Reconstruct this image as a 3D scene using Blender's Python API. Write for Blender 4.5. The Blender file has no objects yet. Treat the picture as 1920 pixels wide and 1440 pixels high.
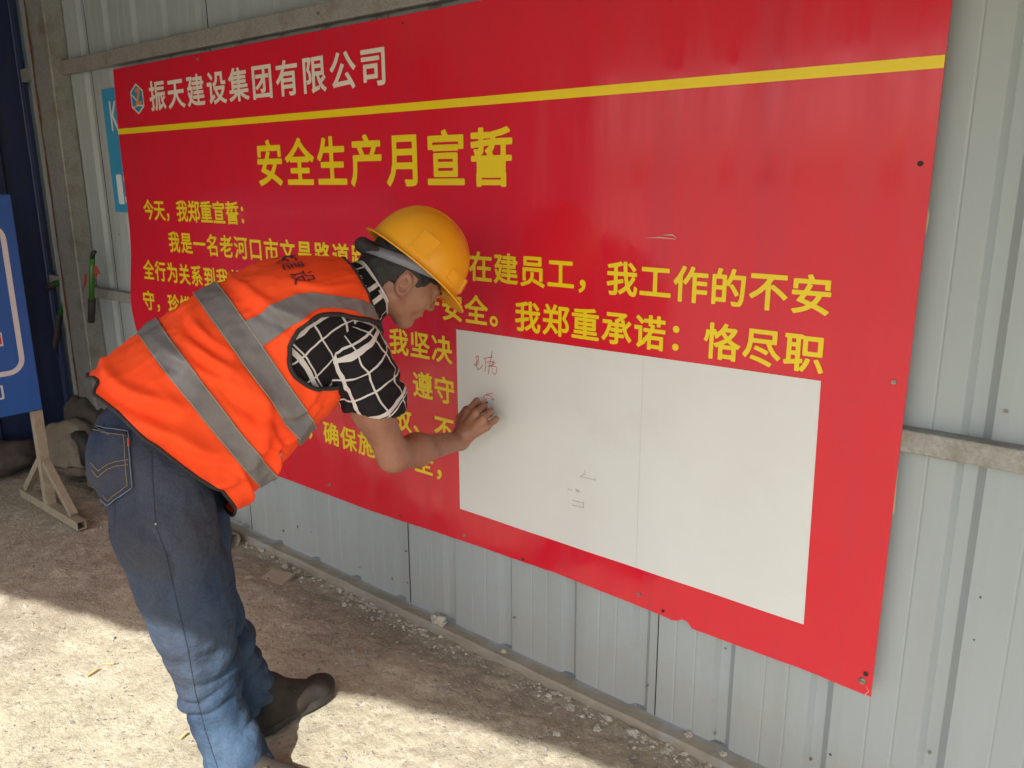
import bpy, bmesh, math, random
import numpy as np
from mathutils import Vector, Matrix, noise
from mathutils.bvhtree import BVHTree
PI = math.pi
rnd = random.Random(7)
scene = bpy.context.scene
col = scene.collection

# ------------------------------------------------------------------ camera
cd = bpy.data.cameras.new('camera')
cd.sensor_width = 36.0
cd.lens = 36.0 * 1530.0 / 1920.0
cd.clip_start = 0.05
cd.clip_end = 800
cam = bpy.data.objects.new('camera', cd)
col.objects.link(cam)
right = Vector((0.76779008, 0.64068664, -0.00436034))
down = Vector((0.15244357, -0.18928794, -0.970016))
fwd = Vector((-0.62230165, 0.74410396, -0.24300196))
cam.matrix_world = Matrix(((right.x, -down.x, -fwd.x, 0.0), (right.y, -down.y, -fwd.y, -1.8),
                           (right.z, -down.z, -fwd.z, 1.476), (0, 0, 0, 1)))
scene.camera = cam
scene.render.resolution_x, scene.render.resolution_y = 1024, 768

# ------------------------------------------------------------------ daylight
SUN_EL = math.radians(42.3)
SUN_AZ = (0.46, -0.89)
world = bpy.data.worlds.new('World')
scene.world = world
world.use_nodes = True
wn = world.node_tree
bg = wn.nodes['Background']
sky = wn.nodes.new('ShaderNodeTexSky')
sky.sky_type = 'NISHITA'
sky.sun_disc = False
sky.sun_elevation = SUN_EL
sky.sun_rotation = math.atan2(SUN_AZ[0], SUN_AZ[1])
sky.air_density = 1.0
sky.dust_density = 2.5
sky.ozone_density = 1.0
wn.links.new(sky.outputs[0], bg.inputs[0])
bg.inputs[1].default_value = 0.15
sl = bpy.data.lights.new('sun', 'SUN')
sl.energy = 4.1
sl.angle = math.radians(0.6)
sl.color = (1.0, 0.96, 0.90)
sun = bpy.data.objects.new('sun', sl)
col.objects.link(sun)
n_ = math.hypot(*SUN_AZ)
to_sun = Vector((SUN_AZ[0] / n_ * math.cos(SUN_EL), SUN_AZ[1] / n_ * math.cos(SUN_EL), math.sin(SUN_EL)))
sun.rotation_euler = to_sun.to_track_quat('Z', 'Y').to_euler()
vs = scene.view_settings
vs.view_transform = 'Standard'
vs.look = 'None'
vs.gamma = 1
vs.use_curve_mapping = False
vs.exposure = 0.95

# ------------------------------------------------------------------ helpers
def mat(name, c1, c2=None, rough=0.6, scale=8.0, detail=5.0, bump=0.0, bscale=None, metal=0.0, spec=0.5,
        stretch=(1, 1, 1), lo=0.35, hi=0.65, coat=0.0, c3=None, c3scale=2.0, c3lo=0.55, c3hi=0.7, rvar=0.0, bdist=0.01):
    m = bpy.data.materials.new(name)
    m.use_nodes = True
    nt = m.node_tree
    N, L = nt.nodes, nt.links
    b = N['Principled BSDF']
    b.inputs['Roughness'].default_value = rough
    b.inputs['Metallic'].default_value = metal
    b.inputs['Specular IOR Level'].default_value = spec
    b.inputs['Coat Weight'].default_value = coat
    b.inputs['Base Color'].default_value = (*c1, 1)
    tc = N.new('ShaderNodeTexCoord')
    mp = N.new('ShaderNodeMapping')
    mp.inputs['Scale'].default_value = stretch
    L.new(tc.outputs['Object'], mp.inputs['Vector'])
    out = None
    if c2 is not None:
        nz = N.new('ShaderNodeTexNoise')
        nz.inputs['Scale'].default_value = scale
        nz.inputs['Detail'].default_value = detail
        nz.inputs['Roughness'].default_value = 0.62
        L.new(mp.outputs[0], nz.inputs['Vector'])
        r = N.new('ShaderNodeMapRange')
        r.inputs['From Min'].default_value = lo
        r.inputs['From Max'].default_value = hi
        L.new(nz.outputs[0], r.inputs['Value'])
        mx = N.new('ShaderNodeMix')
        mx.data_type = 'RGBA'
        mx.inputs[6].default_value = (*c1, 1)
        mx.inputs[7].default_value = (*c2, 1)
        L.new(r.outputs[0], mx.inputs[0])
        out = mx.outputs[2]
        if rvar:
            rr = N.new('ShaderNodeMapRange')
            rr.inputs['From Min'].default_value = lo
            rr.inputs['From Max'].default_value = hi
            rr.inputs['To Min'].default_value = rough - rvar
            rr.inputs['To Max'].default_value = rough + rvar
            L.new(nz.outputs[0], rr.inputs['Value'])
            L.new(rr.outputs[0], b.inputs['Roughness'])
    if c3 is not None:
        n3 = N.new('ShaderNodeTexNoise')
        n3.inputs['Scale'].default_value = c3scale
        n3.inputs['Detail'].default_value = 8
        n3.inputs['Roughness'].default_value = 0.65
        L.new(mp.outputs[0], n3.inputs['Vector'])
        r3 = N.new('ShaderNodeMapRange')
        r3.inputs['From Min'].default_value = c3lo
        r3.inputs['From Max'].default_value = c3hi
        L.new(n3.outputs[0], r3.inputs['Value'])
        m3 = N.new('ShaderNodeMix')
        m3.data_type = 'RGBA'
        if out is not None:
            L.new(out, m3.inputs[6])
        else:
            m3.inputs[6].default_value = (*c1, 1)
        m3.inputs[7].default_value = (*c3, 1)
        L.new(r3.outputs[0], m3.inputs[0])
        out = m3.outputs[2]
    if out is not None:
        L.new(out, b.inputs['Base Color'])
    if bump:
        nb = N.new('ShaderNodeTexNoise')
        nb.inputs['Scale'].default_value = bscale or scale * 4
        nb.inputs['Detail'].default_value = 6
        L.new(mp.outputs[0], nb.inputs['Vector'])
        bp = N.new('ShaderNodeBump')
        bp.inputs['Strength'].default_value = bump
        bp.inputs['Distance'].default_value = bdist
        L.new(nb.outputs[0], bp.inputs['Height'])
        L.new(bp.outputs[0], b.inputs['Normal'])
    return m

def link(name, me, m=None, parent=None, smooth=False):
    o = bpy.data.objects.new(name, me)
    col.objects.link(o)
    if m is not None and not me.materials:
        me.materials.append(m)
    if parent is not None:
        o.parent = parent
    if smooth:
        me.polygons.foreach_set('use_smooth', [True] * len(me.polygons))
    return o

def mesh(name, verts, faces, m=None, parent=None, smooth=False):
    me = bpy.data.meshes.new(name)
    me.from_pydata([tuple(v) for v in verts], [], [tuple(int(i) for i in f) for f in faces])
    me.update()
    return link(name, me, m, parent, smooth)

def frombm(name, bm, m=None, parent=None, smooth=False):
    me = bpy.data.meshes.new(name)
    bmesh.ops.recalc_face_normals(bm, faces=bm.faces)
    bm.to_mesh(me)
    bm.free()
    return link(name, me, m, parent, smooth)

def bx(bm, x0, x1, y0, y1, z0, z1, bevel=0.0, M4=None):
    r = bmesh.ops.create_cube(bm, size=1.0)
    vs_ = r['verts']
    bmesh.ops.scale(bm, vec=(x1 - x0, y1 - y0, z1 - z0), verts=vs_)
    bmesh.ops.translate(bm, vec=((x0 + x1) / 2, (y0 + y1) / 2, (z0 + z1) / 2), verts=vs_)
    if bevel:
        es = list({e for v in vs_ for e in v.link_edges})
        r2 = bmesh.ops.bevel(bm, geom=es, offset=bevel, segments=2, affect='EDGES', profile=0.5)
        vs_ = list({v for f in r2['faces'] for v in f.verts} | {v for v in vs_ if v.is_valid})
    if M4 is not None:
        bmesh.ops.transform(bm, matrix=M4, verts=vs_)

def box(name, x0, x1, y0, y1, z0, z1, m, parent=None, bevel=0.0):
    bm = bmesh.new()
    bx(bm, x0, x1, y0, y1, z0, z1, bevel)
    return frombm(name, bm, m, parent)

def beam(name, p0, p1, w, h, m, parent=None, up=(0, 0, 1), hollow=0.0):
    """a square bar from p0 to p1, w across, h along up; hollow: wall thickness of an open tube"""
    p0, p1 = Vector(p0), Vector(p1)
    d = (p1 - p0).normalized()
    u = Vector(up)
    u = (u - d * u.dot(d)).normalized()
    s = d.cross(u)
    c = [(-1, -1), (1, -1), (1, 1), (-1, 1)]
    V = []
    for p in (p0, p1):
        for a, b in c:
            V.append(p + s * a * w / 2 + u * b * h / 2)
    F = [(0, 1, 5, 4), (1, 2, 6, 5), (2, 3, 7, 6), (3, 0, 4, 7)]
    if hollow:
        for p in (p0, p1):
            for a, b in c:
                V.append(p + s * a * (w / 2 - hollow) + u * b * (h / 2 - hollow))
        for k in range(4):
            j = (k + 1) % 4
            F += [(k, j, 8 + j, 8 + k), (4 + k, 12 + k, 12 + j, 4 + j), (8 + k, 8 + j, 12 + j, 12 + k)]
    else:
        F += [(3, 2, 1, 0), (4, 5, 6, 7)]
    return mesh(name, V, F, m, parent)

def tube(name, pts, r, m, parent=None, seg=8, closed=False, smooth=True, caps=True):
    P_ = [Vector(p) for p in pts]
    n = len(P_)
    rr = r if isinstance(r, (list, tuple)) else [r] * n
    V, F = [], []
    prev = None
    for i, p in enumerate(P_):
        a = P_[(i - 1) % n] if (closed or i > 0) else p
        b = P_[(i + 1) % n] if (closed or i < n - 1) else p
        t = (b - a)
        t = t.normalized() if t.length > 1e-9 else Vector((0, 0, 1))
        if prev is None:
            s = t.orthogonal().normalized()
        else:
            s = (prev - t * prev.dot(t))
            s = s.normalized() if s.length > 1e-6 else t.orthogonal().normalized()
        prev = s
        q = t.cross(s)
        for k in range(seg):
            an = 2 * PI * k / seg
            V.append(p + (s * math.cos(an) + q * math.sin(an)) * rr[i])
    m_ = n if closed else n - 1
    for i in range(m_):
        for k in range(seg):
            a0 = i * seg + k
            a1 = i * seg + (k + 1) % seg
            b0 = ((i + 1) % n) * seg + k
            b1 = ((i + 1) % n) * seg + (k + 1) % seg
            F.append((a0, a1, b1, b0))
    if caps and not closed:
        F.append(tuple(range(seg))[::-1])
        F.append(tuple((n - 1) * seg + k for k in range(seg)))
    return mesh(name, V, F, m, parent, smooth)

def empty(name, loc=(0, 0, 0)):
    o = bpy.data.objects.new(name, None)
    col.objects.link(o)
    o.location = loc
    o.empty_display_size = 0.1
    bpy.context.view_layer.update()
    return o

def tag(o, label=None, cat=None, group=None, kind=None):
    if label: o['label'] = label
    if cat: o['category'] = cat
    if group: o['group'] = group
    if kind: o['kind'] = kind
    return o

def adopt(root, parts):
    """parts were modelled in world space: keep them there under a root that stands elsewhere"""
    inv = Matrix.Translation(-root.location)
    for p in parts:
        p.parent = root
        p.matrix_parent_inverse = inv

def fbm(x, y, z=0.0, o=4, s=1.0):
    return noise.fractal(Vector((x * s, y * s, z * s)), 0.9, 2.1, o)

# ------------------------------------------------------------------ ground
G0 = -0.02
def gz(x, y):
    t = min(1.0, max(0.0, (y + 0.28) / 0.26))
    z = G0 - 0.040 * t * t * (3 - 2 * t)
    z += 0.010 * fbm(x, y, 3.1, 3, 1.1)
    return z
def gfine(x, y):
    a = fbm(x, y, 0.7, 5, 7.0)
    b = fbm(x, y, 5.7, 4, 26.0)
    rough = 0.5 + 0.5 * max(0, min(1, 0.5 + 1.5 * fbm(x, y, 9.0, 2, 1.3)))
    near = max(0.0, min(1.0, (y + 0.62) / 0.5))
    return (0.0035 + 0.007 * near) * rough * a + (0.0022 + 0.0042 * near) * b

def dirt_material():
    m = bpy.data.materials.new('dirty_concrete')
    m.use_nodes = True
    nt = m.node_tree
    N, L = nt.nodes, nt.links
    b = N['Principled BSDF']
    b.inputs['Roughness'].default_value = 0.93
    b.inputs['Specular IOR Level'].default_value = 0.2
    tc = N.new('ShaderNodeTexCoord')
    def nz(scale, det=8, rough=0.6, off=0.0):
        mp = N.new('ShaderNodeMapping')
        mp.inputs['Location'].default_value = (off, off * 0.7, 0)
        L.new(tc.outputs['Object'], mp.inputs['Vector'])
        n = N.new('ShaderNodeTexNoise')
        n.inputs['Scale'].default_value = scale
        n.inputs['Detail'].default_value = det
        n.inputs['Roughness'].default_value = rough
        L.new(mp.outputs[0], n.inputs['Vector'])
        return n.outputs[0]
    def rng(v, a, c, t0=0, t1=1):
        r = N.new('ShaderNodeMapRange')
        r.inputs['From Min'].default_value = a
        r.inputs['From Max'].default_value = c
        r.inputs['To Min'].default_value = t0
        r.inputs['To Max'].default_value = t1
        L.new(v, r.inputs['Value'])
        return r.outputs[0]
    def mix(f, A, B):
        x = N.new('ShaderNodeMix')
        x.data_type = 'RGBA'
        L.new(f, x.inputs[0])
        for i, q in ((6, A), (7, B)):
            if isinstance(q, tuple):
                x.inputs[i].default_value = (*q, 1)
            else:
                L.new(q, x.inputs[i])
        return x.outputs[2]
    def mul(a, c):
        x = N.new('ShaderNodeMath')
        x.operation = 'MULTIPLY'
        L.new(a, x.inputs[0])
        if isinstance(c, float):
            x.inputs[1].default_value = c
        else:
            L.new(c, x.inputs[1])
        return x.outputs[0]
    base = mix(rng(nz(5.0), 0.35, 0.65), (0.42, 0.392, 0.288), (0.55, 0.52, 0.395))
    # loose brown soil lies along the wall and at the left
    sep = N.new('ShaderNodeSeparateXYZ')
    L.new(tc.outputs['Object'], sep.inputs[0])
    wob = N.new('ShaderNodeMath'); wob.operation = 'MULTIPLY_ADD'
    L.new(nz(2.2, 7, 0.65, 3.0), wob.inputs[0]); wob.inputs[1].default_value = 0.9
    L.new(sep.outputs[1], wob.inputs[2])
    soil = rng(wob.outputs[0], -0.12, 0.32)
    wob2 = N.new('ShaderNodeMath'); wob2.operation = 'MULTIPLY_ADD'
    L.new(nz(2.0, 6, 0.6, 8.0), wob2.inputs[0]); wob2.inputs[1].default_value = -0.8
    L.new(sep.outputs[0], wob2.inputs[2])
    soil2 = rng(wob2.outputs[0], -3.05, -3.3)
    mx = N.new('ShaderNodeMath'); mx.operation = 'MAXIMUM'
    L.new(soil, mx.inputs[0]); L.new(soil2, mx.inputs[1])
    soilc = mix(rng(nz(14.0, 8, 0.7, 1.0), 0.38, 0.62), (0.285, 0.248, 0.193), (0.44, 0.39, 0.305))
    c = mix(mul(mx.outputs[0], 0.85), base, soilc)
    c = mix(mul(rng(nz(38.0, 6, 0.7, 5.0), 0.50, 0.66), 0.65), c, (0.27, 0.22, 0.16))
    c = mix(mul(rng(nz(24.0, 8, 0.75, 21.0), 0.56, 0.64), 0.6), c, (0.68, 0.64, 0.53))
    c = mix(mul(rng(nz(9.0, 9, 0.75, 12.0), 0.56, 0.72), 0.6), c, (0.27, 0.215, 0.15))
    c = mix(mul(rng(nz(1.3, 5, 0.6, 31.0), 0.48, 0.62), 0.35), c, (0.36, 0.31, 0.215))
    c = mix(mul(rng(nz(3.1, 9, 0.8, 44.0), 0.57, 0.60), 0.5), c, (0.60, 0.56, 0.46))
    # embedded aggregate
    v = N.new('ShaderNodeTexVoronoi')
    v.inputs['Scale'].default_value = 34
    v.inputs['Randomness'].default_value = 1.0
    L.new(tc.outputs['Object'], v.inputs['Vector'])
    spot = mul(rng(v.outputs['Distance'], 0.30, 0.20), rng(nz(30.0, 2, 0.5, 7.0), 0.55, 0.60))
    c = mix(mul(spot, 0.6), c, (0.24, 0.22, 0.19))
    v2 = N.new('ShaderNodeTexVoronoi')
    v2.inputs['Scale'].default_value = 90
    L.new(tc.outputs['Object'], v2.inputs['Vector'])
    spot2 = mul(rng(v2.outputs['Distance'], 0.28, 0.16), rng(nz(60.0, 2, 0.5, 2.0), 0.55, 0.60))
    c = mix(mul(spot2, 0.6), c, (0.20, 0.17, 0.14))
    L.new(c, b.inputs['Base Color'])
    b1 = N.new('ShaderNodeBump')
    b1.inputs['Strength'].default_value = 0.8
    b1.inputs['Distance'].default_value = 0.011
    L.new(nz(55.0, 9, 0.74), b1.inputs['Height'])
    b2 = N.new('ShaderNodeBump')
    b2.inputs['Strength'].default_value = 0.5
    b2.inputs['Distance'].default_value = 0.004
    L.new(spot, b2.inputs['Height'])
    L.new(b1.outputs[0], b2.inputs['Normal'])
    L.new(b2.outputs[0], b.inputs['Normal'])
    return m
M_ground = dirt_material()

def axis_vals(a, b, near0, near1, fine, grow=1.35):
    xs = list(np.arange(near0, near1 + fine / 2, fine))
    s = fine
    x = near1
    while x < b:
        s *= grow
        x += s
        xs.append(min(x, b))
    s = fine
    x = near0
    while x > a:
        s *= grow
        x -= s
        xs.insert(0, max(x, a))
    return xs
gxs = axis_vals(-150, 150, -4.9, 0.2, 0.0125, 1.4)
gys = axis_vals(-220, 60, -1.25, 0.02, 0.0125, 1.4)
V = []
for yy in gys:
    for xx in gxs:
        inn = -4.95 < xx < 0.25 and -1.3 < yy < 0.1
        V.append((xx, yy, gz(xx, yy) + (gfine(xx, yy) if inn else 0.0) if abs(xx) < 20 and abs(yy) < 20 else G0))
nx = len(gxs)
F = [(j * nx + i, j * nx + i + 1, (j + 1) * nx + i + 1, (j + 1) * nx + i) for j in range(len(gys) - 1) for i in range(nx - 1)]
ground = mesh('ground', V, F, M_ground, None, True)
tag(ground, kind='structure')

# ------------------------------------------------------------------ wall of ribbed steel sheets on a welded frame
M_wall = mat('painted_steel_sheet', (0.312, 0.350, 0.362), (0.332, 0.372, 0.385), rough=0.42, scale=3, stretch=(3, 3, 0.4),
             bump=0.03, bscale=20, c3=(0.285, 0.30, 0.29), c3scale=1.2, c3lo=0.5, c3hi=0.85, bdist=0.003)
def add_splash(m, z1, colr, amt):
    nt = m.node_tree; N, L = nt.nodes, nt.links
    b = N['Principled BSDF']
    src = b.inputs['Base Color'].links[0].from_socket
    tc = N.new('ShaderNodeTexCoord'); sep = N.new('ShaderNodeSeparateXYZ'); L.new(tc.outputs['Object'], sep.inputs[0])
    nz = N.new('ShaderNodeTexNoise'); nz.inputs['Scale'].default_value = 22; nz.inputs['Detail'].default_value = 9; nz.inputs['Roughness'].default_value = .75
    L.new(tc.outputs['Object'], nz.inputs['Vector'])
    n2 = N.new('ShaderNodeTexNoise'); n2.inputs['Scale'].default_value = 2.5; n2.inputs['Detail'].default_value = 3
    L.new(tc.outputs['Object'], n2.inputs['Vector'])
    r = N.new('ShaderNodeMapRange'); r.inputs['From Min'].default_value = z1; r.inputs['From Max'].default_value = -.04
    L.new(sep.outputs[2], r.inputs['Value'])
    a = N.new('ShaderNodeMath'); a.operation = 'MULTIPLY'; L.new(r.outputs[0], a.inputs[0]); L.new(n2.outputs[0], a.inputs[1])
    q = N.new('ShaderNodeMath'); q.operation = 'ADD'; L.new(a.outputs[0], q.inputs[0]); L.new(nz.outputs[0], q.inputs[1])
    r2 = N.new('ShaderNodeMapRange'); r2.inputs['From Min'].default_value = .66; r2.inputs['From Max'].default_value = .95; r2.inputs['To Max'].default_value = amt
    L.new(q.outputs[0], r2.inputs['Value'])
    mx = N.new('ShaderNodeMix'); mx.data_type = 'RGBA'; L.new(r2.outputs[0], mx.inputs[0]); L.new(src, mx.inputs[6]); mx.inputs[7].default_value = (*colr, 1)
    L.new(mx.outputs[2], b.inputs['Base Color'])
add_splash(M_wall, .30, (0.31, 0.29, 0.24), .38)
M_gap = mat('seam_shadow_gap', (0.02, 0.02, 0.02), rough=0.9)
M_steel = mat('galvanised_frame_steel', (0.255, 0.25, 0.235), (0.32, 0.315, 0.295), rough=0.5, scale=120, detail=3, lo=0.4, hi=0.6,
              bump=0.12, bscale=220, metal=0.25, c3=(0.19, 0.165, 0.13), c3scale=9, c3lo=0.5, c3hi=0.72, bdist=0.002)
M_rust = mat('rust', (0.20, 0.07, 0.03), (0.10, 0.04, 0.02), rough=0.9, scale=30, bump=0.4)
M_mortar = mat('mortar', (0.42, 0.39, 0.34), (0.30, 0.27, 0.22), rough=0.95, scale=30, bump=0.6, bscale=60)
WY = 0.045          # face of the sheets
wall_root = empty('steel_sheet_wall', (-1.0, WY, -0.03))
parts = []
PITCH = 0.2558
X00 = -2.334
def sheet(k0, ztop=3.3, zbot=-0.034):
    """one sheet, four grooves wide; its right edge laps over the next one"""
    prof = []
    for r in range(4):
        x = X00 + (k0 + r) * PITCH + 0.047
        # flat with three shallow beads, then the groove
        w = PITCH - 0.085
        pts = [(x, 0.0)]
        for q in (0.33, 0.68):
            bxp = x + w * q
            pts += [(bxp - 0.004, 0.0), (bxp - 0.001, 0.0011), (bxp + 0.001, 0.0011), (bxp + 0.004, 0.0)]
        pts += [(x + w, 0.0), (x + w + 0.012, 0.018), (x + w + 0.040, 0.018), (x + w + 0.058, 0.0015), (x + w + 0.083, 0.0)]
        prof += pts
    prof[-1] = (prof[-1][0] - 0.001, -0.0015)
    prof.append((prof[-1][0] + 0.0012, -0.0005))
    zs = [zbot, 0.3, 0.7, 1.1, 1.5, 1.9, 2.3, ztop]
    V, F = [], []
    n = len(prof)
    for j, z in enumerate(zs):
        for (x, d) in prof:
            wv = 0.0022 * fbm(x, z, k0, 3, 2.2)
            V.append((x, WY + d + wv, z))
    for j in range(len(zs) - 1):
        for i in range(n - 1):
            F.append((j * n + i, j * n + i + 1, (j + 1) * n + i + 1, (j + 1) * n + i))
    o = mesh('sheet_panel', V, F, M_wall)
    sd = o.modifiers.new('thickness', 'SOLIDIFY')
    sd.thickness = 0.0012
    sd.offset = 1
    return o
for k0 in (-14, -10, -6, -2, 2, 6, 10, 14, 18, 22):
    parts.append(sheet(k0 - 1))
for j in (-15, -11, -7, -3, 1, 5, 9):
    xs_ = X00 + j * PITCH + 0.047
    parts.append(box('seam', xs_ - 0.0012, xs_ + 0.0012, WY - 0.0032, WY - 0.0012, -0.03, 3.2, M_gap))
RY0, RY1 = 0.002, WY - 0.002
def rail(x0, x1, z0, z1, y0=RY0, y1=RY1):
    bm = bmesh.new()
    bx(bm, x0, x1, y0, y1, z0, z1, 0.004)
    o = frombm('rail', bm, M_steel)
    parts.append(o)
    return o
rail(-4.30, 3.2, 1.972, 2.034)
rail(-4.30, 3.2, 0.908, 0.958)
rail(-5.0, -4.60, 1.972, 2.036)
rail(-5.0, -4.60, 0.925, 0.985)
# C-shaped post: flange, web with rust line
post = empty('post', (0, 0, 0))
pm = [box('flange', -4.585, -4.50, -0.03, WY - 0.003, -0.08, 3.3, mat('post_grey_paint', (0.24, 0.26, 0.26), (0.30, 0.32, 0.31), rough=0.6, scale=20, stretch=(1, 1, .2)), None, 0.003),
      box('web', -4.497, -4.30, -0.045, WY - 0.003, -0.08, 3.3, M_steel, None, 0.005)]
rp = []
V, F = [], []
zs = np.linspace(-0.05, 3.2, 120)
for i, z in enumerate(zs):
    c = -4.492 + 0.006 * fbm(0, 0, z, 4, 6.0)
    w = 0.004 + 0.010 * max(0, 0.5 + fbm(3, 0, z, 4, 4.0))
    V += [(c - w, -0.0475, z), (c + w, -0.0475, z)]
F = [(2 * i, 2 * i + 1, 2 * i + 3, 2 * i + 2) for i in range(len(zs) - 1)]
pm.append(mesh('rust_streak', V, F, M_rust))
for p in pm: p.parent = post
parts.append(post)
# base channel lying on the ground along the wall
bm = bmesh.new()
V, F = [], []
xs = np.arange(-5.2, 2.0, 0.02)
for i, x in enumerate(xs):
    w1 = 0.003 * fbm(x, 0, 1, 4, 7)
    w2 = 0.005 * fbm(x, 2, 1, 4, 9)
    V += [(x, WY + 0.01, -0.040), (x, WY - 0.008, -0.0385), (x, -0.002 + w1, -0.037 + w1 * .5), (x, -0.010 + w2, -0.043 + w2 * .3), (x, -0.013 + w2, -0.085)]
F = [(5 * i + k, 5 * i + 5 + k, 5 * i + 6 + k, 5 * i + 1 + k) for i in range(len(xs) - 1) for k in range(4)]
M_base = mat('base_channel_steel', (0.25, 0.22, 0.165), (0.32, 0.285, 0.22), rough=0.7, scale=9, bump=0.3, bscale=50, c3=(0.31, 0.305, 0.28), c3scale=5, c3lo=0.5, c3hi=0.62)
parts.append(mesh('base_channel', V, F, M_base))
M_screw = mat('screw_steel', (0.45, 0.43, 0.40), (0.2, 0.17, 0.15), rough=0.45, scale=60, metal=0.7)
M_dark = mat('dark_hole', (0.03, 0.015, 0.015), rough=0.8)
M_ink = mat('dark_scuff', (0.06, 0.07, 0.07), rough=0.8)
def washer(name, x, y, z, r, m, parent, ny=-1):
    bm = bmesh.new()
    bmesh.ops.create_cone(bm, cap_ends=True, segments=12, radius1=r, radius2=r * 0.8, depth=0.003)
    bmesh.ops.create_cone(bm, cap_ends=True, segments=6, radius1=r * 0.45, radius2=r * 0.35, depth=0.006, matrix=Matrix.Translation((0, 0, 0.0035)))
    bmesh.ops.rotate(bm, cent=(0, 0, 0), matrix=Matrix.Rotation(PI / 2, 3, 'X'), verts=bm.verts)
    bmesh.ops.translate(bm, vec=(x, y, z), verts=bm.verts)
    return frombm(name, bm, m, parent)
for (x, z) in ((-2.045, .17), (-2.045, .045), (-1.535, .09), (-1.035, .055), (-2.315, .02), (-0.30, .95 - .75), (-.25, 1.02), (-4.02, .62), (-3.99, 1.23), (-0.56, .05), (-.82, -.0)):
    parts.append(washer('screw', x, WY - 0.003, z, 0.0045, M_screw, None))
def scuff(pts, m, nm='scuff'):
    V = [(x, WY - .0012, z) for x, z in pts]
    parts.append(mesh(nm, V, [tuple(range(len(V)))], m))
for (x, z, w_, h_, m_) in [(-2.816, 0.03, 0.01, 0.008, 1), (-2.709, 0.077, 0.006, 0.012, 0), (-2.701, 0.046, 0.009, 0.009, 0), (-2.618, 0.079, 0.003, 0.003, 0), (-2.754, 0.011, 0.004, 0.004, 0), (-0.39, 0.586, 0.004, 0.004, 0), (-0.244, 0.509, 0.004, 0.004, 0), (-0.405, 0.405, 0.004, 0.003, 0), (-0.807, 0.266, 0.005, 0.003, 0), (-0.735, 0.177, 0.003, 0.003, 0), (-0.403, 0.207, 0.004, 0.004, 0), (-0.515, 0.085, 0.005, 0.004, 0), (-0.246, 0.61, 0.003, 0.003, 0), (-0.41, 0.333, 0.006, 0.004, 0), (-2.13, 0.032, 0.004, 0.008, 1)]:
    n_p = 9
    scuff([(x + w_ * math.cos(2 * PI * k / n_p) * rnd.uniform(.5, 1.2), z + h_ * math.sin(2 * PI * k / n_p) * rnd.uniform(.5, 1.2)) for k in range(n_p)], M_rust if m_ else M_ink)
adopt(wall_root, parts)
tag(wall_root, 'pale grey ribbed steel sheet wall with welded rails and a rusty post behind the red board', 'wall')

# canopy over the wall: it shades the board and the man
M_can = mat('canopy_sheet', (0.36, 0.36, 0.35), (0.42, 0.42, 0.41), rough=0.6, scale=4)
can = empty('awning', (-1.0, WY, 3.0))
ed = Vector((1.0, 0.2915, 0)).normalized()
nin = Vector((-ed.y, ed.x, 0))
e0 = Vector((-0.55, -2.549, 2.15))
V, F = [], []
nn = 160
for i in range(nn + 1):
    t = -8.5 + 14.0 * i / nn
    p = e0 + ed * t
    wv = 0.012 * math.sin(i * 1.9) + 0.02 * fbm(t, 0, 0, 3, 1.2)
    p = p + nin * wv + Vector((0, 0, 0.01 * math.sin(i * PI)))
    # up to the wall line
    k = max(0.0, (WY + 0.3 - p.y) / nin.y)
    q = p + nin * k + Vector((0, 0, 0.25 * k))
    V += [p, q]
F = [(2 * i, 2 * i + 2, 2 * i + 3, 2 * i + 1) for i in range(nn)]
cs = mesh('roof_sheet', V, F, M_can)
sd = cs.modifiers.new('t', 'SOLIDIFY'); sd.thickness = 0.02; sd.offset = 1
cb = beam('eave_beam', e0 - ed * 8.5 + nin * .06 + Vector((0, 0, .01)), e0 + ed * 5.5 + nin * .06 + Vector((0, 0, .01)), .05, .06, M_steel)
adopt(can, [cs, cb])
tag(can, 'dull grey sheet metal awning roof above the steel wall', 'roof')

# ------------------------------------------------------------------ the red board
M_red = mat('red_printed_vinyl', (0.62, 0.012, 0.030), (0.59, 0.014, 0.032), rough=0.15, scale=2.6, bump=0.03, bscale=2.2, stretch=(6, 1, 0.7),
            rvar=0.09, spec=0.5, c3=(0.53, 0.02, 0.045), c3scale=1.2, bdist=0.01)
M_yellow = mat('yellow_print', (0.79, 0.59, 0.008), (0.76, 0.57, 0.012), rough=0.3, scale=5)
M_beige = mat('cream_print', (0.72, 0.66, 0.58), (0.68, 0.62, 0.54), rough=0.3, scale=5)
M_white = mat('white_print', (0.64, 0.66, 0.66), (0.61, 0.62, 0.615), rough=0.33, scale=2.2, bump=0.02, bscale=4, c3=(0.575, 0.575, 0.565), c3scale=3.0, c3lo=.55, c3hi=.8)
M_core = mat('board_foam_edge', (0.62, 0.52, 0.33), (0.5, 0.4, 0.25), rough=0.9, scale=20)
LEFT = [(1.96, -3.772), (1.69, -3.790), (1.29, -3.787), (1.09, -3.795), (0.94, -3.797), (0.824, -3.790), (0.78, -3.786), (0.30, -3.78)]
def left_x(z):
    return float(np.interp(-z, [-a for a, _ in LEFT], [b for _, b in LEFT]))
BOT = [(-3.8, .30), (-2.779, .304), (-2.167, .305), (-1.714, .322), (-1.322, .330), (-0.958, .320), (-0.952, .318), (-0.936, .317), (-0.915, .331), (-0.893, .330), (-0.885, .314), (-0.60, .317), (-0.427, .312)]
def bot_z(x):
    return float(np.interp(x, [a for a, _ in BOT], [b for _, b in BOT])) + 0.0012 * fbm(x, 0, 2, 3, 30)
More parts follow.
